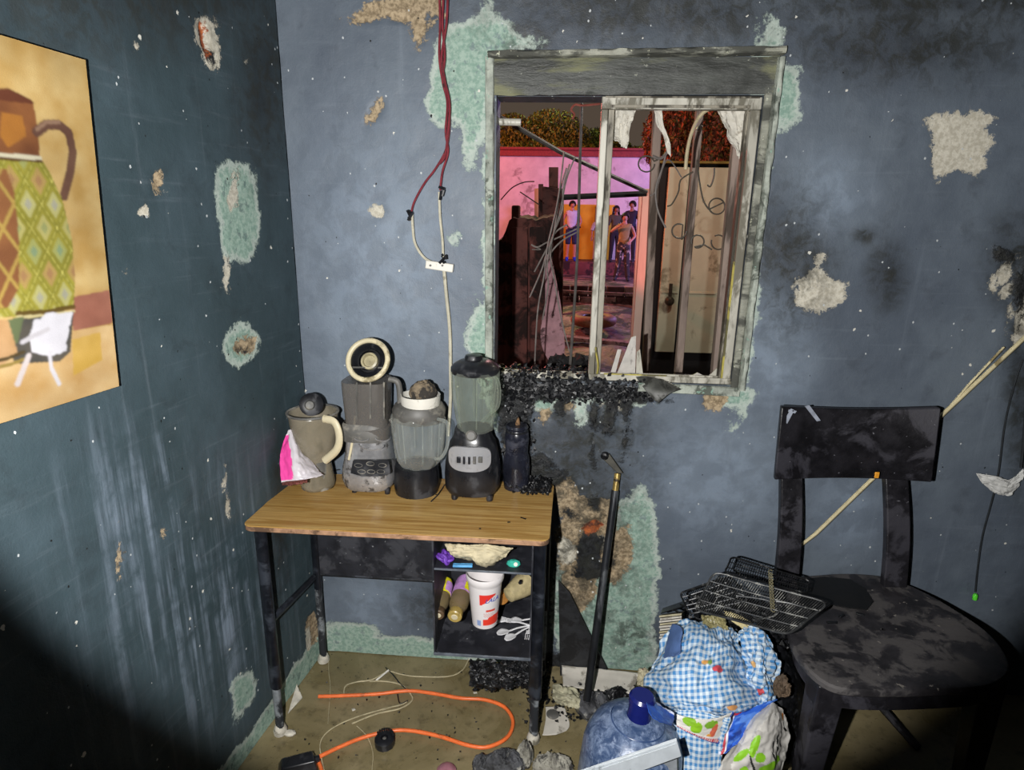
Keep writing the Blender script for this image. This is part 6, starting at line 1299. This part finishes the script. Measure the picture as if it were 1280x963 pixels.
# dark core holding the heap up
mb = MB(); rows = []
cc0 = Vector((.60, 1.66, 0))
for ph in np.linspace(.05, 1.57, 18):
    rows.append([cc0+Vector((math.cos(a)*.235*math.sin(ph)**.6*(1+.16*float(fbm(np.array(math.cos(a)*3), np.array(math.sin(a)*3+ph*2), 3))), math.sin(a)*.155*math.sin(ph)**.6, max(0, .37*math.cos(ph)*(1+.25*float(fbm(np.array(math.cos(a)*2+ph), np.array(math.sin(a)*2), 3)))))) for a in np.linspace(0, 2*math.pi, 41)[:-1]])
mb.grid(rows, wrap=True); tag(mk('burnt_rubbish', mb, M_char), 'black burnt rubbish mound under the gingham cloth and grates', 'debris', kind='stuff')
random.seed(31); mb = MB()
for k in range(900):
    u = random.random(); mb.rock(at(868+140*u+random.uniform(-10, 10), 765-10*math.sin(u*3)+random.uniform(-22, 26)+38*u, 1.72+random.uniform(-.05, .05)), random.uniform(.004, .012))
tag(mk('burnt_scraps', mb, M_char, smooth=False), 'black burnt scraps between the grates and the cloth', 'debris', kind='stuff')

# ------------------------------------------------------------------ wire grates
M_grate = pm('blackened_wire', '#1b1c1e', .35, metal=.4, var=.4, scale=40, dirt='#6d6d6c', dirt_amt=.15, dirt_scale=30)
M_grate2 = pm('greyed_wire', '#3c3d3e', .4, metal=.4, var=.4, scale=40, dirt='#8f8f8b', dirt_amt=.3, dirt_scale=30)
def grate(label, quad, n, m_, r=.0012, rr=.003, bowl=.0, mat=M_grate, rim=M_grate2):
    q_ = [at(*p) for p in quad]; t = thing('wire_grate', label, 'grate', (sum((p for p in q_), Vector())/4))
    def S_(u, v):
        p = (q_[0]*(1-u)+q_[1]*u)*(1-v)+(q_[3]*(1-u)+q_[2]*u)*v; nr = (q_[1]-q_[0]).cross(q_[3]-q_[0]).normalized(); return p+nr*bowl*(math.sin(math.pi*u)*math.sin(math.pi*v))**.5*(-1 if nr.z > 0 else 1)
    rim_ = []
    for (u0, v0), (u1, v1) in (((.06, 0), (.94, 0)), ((1, .12), (1, .88)), ((.94, 1), (.06, 1)), ((0, .88), (0, .12))):
        for k in range(5): rim_.append(S_(u0+(u1-u0)*k/4, v0+(v1-v0)*k/4))
    mk('rim_wire', MB().tube(crom(rim_, 3, True), rr, 8, closed=True), rim, t)
    mb = MB()
    for i in range(1, n):
        mk('cross_wire', MB().tube([S_(i/n, v) for v in np.linspace(0.0, 1.0, 6)], r, 5, cap=False), mat, t)
    for j in range(1, m_): mk('long_wire', MB().tube([S_(u, j/m_) for u in np.linspace(0, 1, 8)], r*1.4, 5), mat, t)
    return t
grate('black wire grate with pale rim lying across cloth heap and chair seat', [(893, 715, 1.66), (1036, 754, 1.52), (986, 794, 1.44), (868, 762, 1.58)], 46, 4, bowl=.006, mat=M_grate2)
grate('upper black wire grate standing behind the other, against the chair post', [(915, 696, 1.72), (1012, 726, 1.68), (1008, 742, 1.64), (906, 716, 1.66)], 34, 3, bowl=.003, rim=M_grate)
grate('small crushed wire grate at the left end of the heap', [(850, 742, 1.72), (905, 722, 1.72), (930, 752, 1.64), (862, 768, 1.66)], 26, 5, bowl=.004, rim=M_grate)
mb = MB()
for k in range(7):
    a = at(842+9*k, 762-6.2*k, 1.71); mk_o = None; mb.tube(crom([a, a+Vector((.008, -.02, .006)), a+Vector((.016, -.022, -.004)), a+Vector((.010, -.004, -.014))], 5), .0035, 7)
tag(mk('scorched_coils', mb, M_grate), 'row of black burnt curls along the left edge of the heap', 'coils')
for lb, pts in (('upper bent grey wire on the black grate', [(920, 745, 1.55), (945, 748, 1.54), (962, 752, 1.53), (974, 760, 1.52), (968, 770, 1.51), (950, 774, 1.50), (946, 778, 1.495)]),
                ('small hooked grey wire on the left grate', [(922, 742, 1.58), (930, 745, 1.57), (933, 751, 1.565), (926, 752, 1.56), (918, 750, 1.56)]),
                ('pale bent wire on the right part of the grate', [(970, 752, 1.53), (985, 754, 1.52), (1000, 758, 1.51), (1016, 762, 1.505)])):
    tag(mk('bent_wire', MB().tube(wpx(pts, 6), .0024, 6), M_grate2), lb, 'wire')
c0, c1 = at(963, 714, 1.62), at(966, 764, 1.49); mb = MB(); sp_ = []
for k in range(110):
    t_ = k/109; a = t_*2*math.pi*13; sp_.append(c0.lerp(c1, t_)+Vector((math.cos(a)*.0055, math.sin(a)*.0055, math.sin(a)*.002)))
tag(mk('wire_spring', mb.tube(sp_, .0013, 5), pm('tarnished_spring', '#8b8468', .4, metal=.3)), 'thin pale spring lying over the two wire grates', 'spring')

# ------------------------------------------------------------------ chair
ZS = .47
chair = thing('wooden_chair', 'black painted wooden chair with curved backrest beside the rubbish heap', 'chair', (.98, 1.6, 0))
M_chair = pm('scorched_black_wood', '#1c1b1f', .38, var=.45, scale=16, bump=.45, bd=.003, dirt='#34333a', dirt_amt=.45, dirt_scale=7, spots='#6a6a70', spot_scale=80, spot_amt=.15)
M_seat = pm('ash_dusted_seat', '#2a282b', .5, var=.5, scale=10, bump=.6, bd=.004, dirt='#4b4848', dirt_amt=.55, dirt_scale=11, spots='#77726c', spot_scale=45, spot_amt=.35)
so = [fl(x, y, ZS) for x, y in [(990, 724), (1020, 719), (1060, 717), (1100, 720), (1128, 728), (1165, 745), (1200, 766), (1232, 788), (1254, 812), (1262, 838), (1240, 856), (1200, 861), (1130, 864), (1070, 863), (1036, 856), (1008, 834), (990, 806), (984, 780), (984, 750)]]
so = crom(so, 4, True); cs = sum(so, Vector())/len(so)
mb = MB(); rows = []
for f, dz in ((.02, -.006), (.35, -.005), (.65, -.003), (.85, 0), (.95, .002), (.985, .0), (1.0, -.006), (1.0, -.018), (.98, -.024), (.02, -.024)):
    rows.append([cs+(p-cs)*f+Vector((0, 0, dz)) for p in so])
mb.grid(rows, wrap=True); mk('seat', mb, M_seat, chair)
mb = MB(); rows = []
for f, z in ((.93, -.022), (.93, -.075), (.88, -.075), (.88, -.022)): rows.append([cs+(p-cs)*f+Vector((0, 0, z)) for p in so])
mb.grid(rows, wrap=True); mk('apron', mb, M_chair, chair)
def sq_leg(name, a, b_, wa, wb, d_=1.0):
    a, b_ = Vector(a), Vector(b_); R = lambda c, w: [c+Vector((sx*w/2, sy*w*d_/2, 0)) for sx, sy in ((-1, -1), (1, -1), (1, 1), (-1, 1))]
    return mk(name, MB().hexa(R(a, wa), R(b_, wb)), M_chair, chair, bevel=.006, seg=3)
lt = fl(1040, 866, ZS-.02); fr = Vector((lt.x+.0, lt.y+.02, 0))
sq_leg('leg', (lt.x-.005, lt.y+.055, 0), (lt.x+.012, lt.y+.055, ZS-.02), .050, .075)
sq_leg('leg', (1.215, 1.47, 0), (1.20, 1.47, ZS-.02), .048, .066)
px0, px1 = at(983, 700, 1.84).x, at(1118, 700, 1.84).x
pl_, pr_ = at(984, 715, 1.84), at(1119, 722, 1.84)
tl_, tr_ = at(990, 585, 1.85), at(1121, 590, 1.85)
sq_leg('leg', (pl_.x-.0, 1.865, 0), (pl_.x, 1.845, ZS-.01), .042, .052, .8)
sq_leg('leg', (pr_.x+.0, 1.865, 0), (pr_.x, 1.845, ZS-.01), .042, .052, .8)
def post(a, b_, w0, w1):
    pts = [a.lerp(b_, t)+Vector((0, .018*math.sin(math.pi*t)*-1, 0)) for t in np.linspace(0, 1, 8)]; rows = []
    for k, p in enumerate(pts):
        w = w0+(w1-w0)*k/7; rows.append([p+Vector((sx*w/2, sy*.014, 0)) for sx, sy in ((-1, -1), (1, -1), (1, 1), (-1, 1))])
    m_ = MB(); m_.grid(rows, wrap=True); m_.f += [(0, 1, 2, 3), (28, 29, 30, 31)]; m_.mi += [0, 0]; mk('back_post', m_, M_chair, chair, bevel=.004)
post(Vector((pl_.x, 1.84, ZS-.01)), Vector((tl_.x, 1.865, tl_.z)), .074, .066)
post(Vector((pr_.x, 1.84, ZS-.01)), Vector((tr_.x, 1.865, tr_.z)), .074, .070)
# curved backrest
rows = []
for k in range(25):
    u = k/24; yb = 1.815+.030*(1-(2*u-1)**2)
    top = 505.5+2.5*math.sin(math.pi*u)+1.5*u; bot = 600-3.5*math.sin(math.pi*u)+3*u; xl = 976+197*u; xb = 967+194*u
    a = at(xl, top, yb); b_ = at(xb, bot, yb)
    n_ = Vector((.06*(2*u-1)*2, -1, 0)).normalized()*.011
    row = []
    for (f, s_) in ((0, -1), (.03, 1), (.5, 1.1), (.97, 1), (1, -1)): pass
    row = [b_-n_*.9+Vector((0, 0, .004)), b_+n_+Vector((0, 0, .004)), b_.lerp(a, .04)+n_*1.25, b_.lerp(a, .5)+n_*1.3, b_.lerp(a, .96)+n_*1.25, a+n_+Vector((0, 0, -.004)), a-n_*.9+Vector((0, 0, -.004)), b_.lerp(a, .5)-n_*1.0]
    rows.append(row)
mb = MB(); mb.grid(rows, wrap=True); mb.f += [tuple(range(8)), tuple(24*8+k for k in range(8))]; mb.mi += [0, 0]
br = mk('backrest', mb, M_chair, chair, bevel=.004)
for pts in ([(1006, 508), (1012, 507), (1026, 526), (1021, 527)], [(980, 526), (989, 511), (993, 513), (984, 530)], [(986, 512), (996, 514), (994, 517), (985, 515)]):
    mk('grey_scuff', MB().prism([at(x, y, 1.8055) for x, y in pts], (0, .002, 0)), pm('grey_scuff_paint', '#8d93a0', .6), br, smooth=False)
mk('stretcher', MB().tube([at(1082, 862, 1.82), at(1148, 936, 1.66)], .013, 8), M_chair, chair)
mk('stretcher', MB().tube([(pl_.x, 1.86, .16), (pr_.x, 1.86, .16)], .011, 8), M_chair, chair)
# dark wet stain plate on the seat: burnt melted patch
st = [fl(x, y, ZS+.003) for x, y in [(996, 726), (1030, 721), (1062, 724), (1082, 736), (1092, 752), (1084, 762), (1060, 760), (1040, 756), (1020, 766), (1000, 752)]]
tag(mk('melted_patch', MB().hexa([p-Vector((0, 0, .003)) for p in st], st), pm('wet_black', '#0a0a0b', .6)), 'wet black melted patch at the back of the chair seat', 'patch')
for k, (x, y, l_, a) in enumerate(((1040, 778, .03, .1), (1052, 770, .02, .6), (1075, 768, .022, -.3))):
    p = fl(x, y, ZS+.003); tag(mk('char_flake', MB().box((p.x, p.y, ZS+.002), (l_, .008, .005), (0, 0, a)), M_char, bevel=.001), ['long black flake near the middle of the chair seat', 'short black flake just behind the long one on the seat', 'black flake right of the others on the chair seat'][k], 'flake')
tag(mk('red_rag', MB().grid(crumple(patch([[(1066, 866, 1.84), (1078, 868, 1.84), (1090, 868, 1.84)], [(1066, 876, 1.83), (1078, 877, 1.83), (1088, 878, 1.83)], [(1070, 886, 1.83), (1078, 889, 1.83), (1084, 886, 1.83)]], 14, 14), .006, 5, 3)), pm('dull_red_rag', '#6a3f3c', .8, dirt='#2e2322', dirt_amt=.4), solid=.002), 'small dull red rag on the wall under the chair', 'rag')

# ------------------------------------------------------------------ sticks, cords and wires on the back wall
M_cane = pm('pale_cane', '#cbbf98', .55, var=.15, scale=30, bump=.3, dirt='#8a7c57', dirt_amt=.25)
cane = thing('cane_stick', 'long pale cane slanting behind the chair backrest', 'stick', at(1090, 600, 1.90))
mk('cane', MB().tube([at(1300, 404, 1.905), at(1172, 524, 1.90), at(1088, 601, 1.898), at(1020, 667, 1.895)], .0062, 8), M_cane, cane)
mk('cane_splinter', MB().tube([at(1020, 667, 1.895), at(991, 690, 1.893)], [.0062, .0036], 8), M_cane, cane)
mk('split_strip', MB().tube([at(1255, 434, 1.902), at(1210, 482, 1.90), at(1176, 522, 1.90)], .0035, 6), M_cane, cane)
tag(mk('orange_tape', MB().box(at(1096, 594, 1.792), (.013, .006, .020)), pm('orange_tape', '#e39a2c', .5), bevel=.002), 'tiny orange tag on the lower edge of the backrest', 'tag')
M_thin = pm('thin_dark_cord', '#23272b', .6)
tag(mk('dangling_cord', MB().tube(wpx([(1278, 450, 1.915), (1268, 480, 1.915), (1256, 530, 1.915), (1248, 590, 1.91), (1240, 625, 1.91), (1228, 670, 1.91), (1222, 710, 1.91), (1219, 740, 1.91)]), .0026, 6), M_thin), 'thin dark cord hanging on the wall right of the chair', 'cord')
tag(mk('dangling_cord', MB().tube(wpx([(1284, 470, 1.90), (1280, 540, 1.90), (1276, 585, 1.90)]), .004, 6), M_thin), 'thicker dark cord at the right picture edge', 'cord')
tag(mk('green_plug', MB().lathe(at(1218, 750, 1.91), [(.006, 0), (.0075, .003), (.0075, .016), (.005, .022)], 12), pm('bright_green_plug', '#5fe03a', .4)), 'bright green plug at the lower end of the thin dark cord', 'plug')
rag('torn_paper', 'torn white paper stuck on the wall right of the chair', [[(1220, 592, 1.905), (1245, 596, 1.895), (1262, 600, 1.90), (1278, 585, 1.90)], [(1226, 602, 1.90), (1245, 606, 1.89), (1262, 608, 1.89), (1279, 596, 1.90)], [(1240, 614, 1.90), (1248, 618, 1.90), (1262, 620, 1.90), (1272, 606, 1.905)]], pm('grey_white_paper', '#c9c9c6', .8, var=.1), .014, 5, 4, 34, 22, cat='paper')
M_red = pm('red_wire_skin', '#7c2f38', .4, var=.25, scale=30, dirt='#2f1a1d', dirt_amt=.3); M_whw = pm('aged_white_wire', '#c2bda9', .5, var=.15, scale=30, dirt='#7a735e', dirt_amt=.25)
YW = 1.912
reds = [[(549, -15), (550, 30), (549, 70), (553, 100), (560, 125), (562, 150), (558, 185), (545, 210), (530, 230), (518, 252), (514, 266)],
        [(555, -15), (553, 30), (556, 70), (553, 100), (559, 128), (557, 165), (560, 190), (553, 215), (550, 238)],
        [(560, -15), (558, 30), (552, 70), (556, 100), (562, 130), (560, 165), (556, 195), (549, 205)]]
for k, pts in enumerate(reds):
    tag(mk('red_wire', MB().tube(crom([at(x, y, YW-.004*k) for x, y in pts], 6), .0034, 7), M_red), ['dark red wire ending at the lower left taped joint', 'dark red wire ending at the right taped joint', 'short dark red wire twisted round the other two'][k], 'wire')
wh = thing('power_cable', 'aged white cord rising from behind the blender to the wire joints', 'cord', at(556, 460, YW))
mk('main_cord', MB().tube(crom([at(x, y, YW) for x, y in [(555, 338), (558, 370), (562, 410), (563, 450), (563, 500), (560, 545)]], 6), .0055, 8), M_whw, wh)
mk('branch', MB().tube(crom([at(x, y, YW) for x, y in [(515, 265), (516, 285), (519, 305), (530, 322), (543, 329), (552, 331)]], 6), .0042, 7), M_whw, wh)
mk('branch', MB().tube(crom([at(x, y, YW) for x, y in [(549, 240), (550, 270), (553, 300), (554, 322)]], 6), .0040, 7), M_whw, wh)
mk('connector_bar', MB().box(at(549.5, 333, YW), (.088, .014, .026), (0, .13, 0)), M_whitep, wh, bevel=.003)
for x in (538, 553): mk('screw', MB().lathe(at(x, 332, YW-.008), [(.0035, 0), (.0035, .003)], 10, axis=(0, -1, 0)), M_greyp, wh)
for x, y, lb in ((515, 268, 'lower left black taped joint on the hanging wires'), (551, 242, 'upper right black taped joint on the hanging wires'), (554, 325, 'small black tape lump on top of the white connector')):
    mb = MB(); a = at(x, y, YW-.004)
    for k in range(5): mb.tube([a+Vector((random.uniform(-.014, .014), random.uniform(-.006, 0), random.uniform(-.02, .02))), a+Vector((random.uniform(-.012, .012), random.uniform(-.008, 0), random.uniform(-.02, .02)))], .0045, 6)
    tag(mk('taped_joint', mb, M_blackp), lb, 'joint')
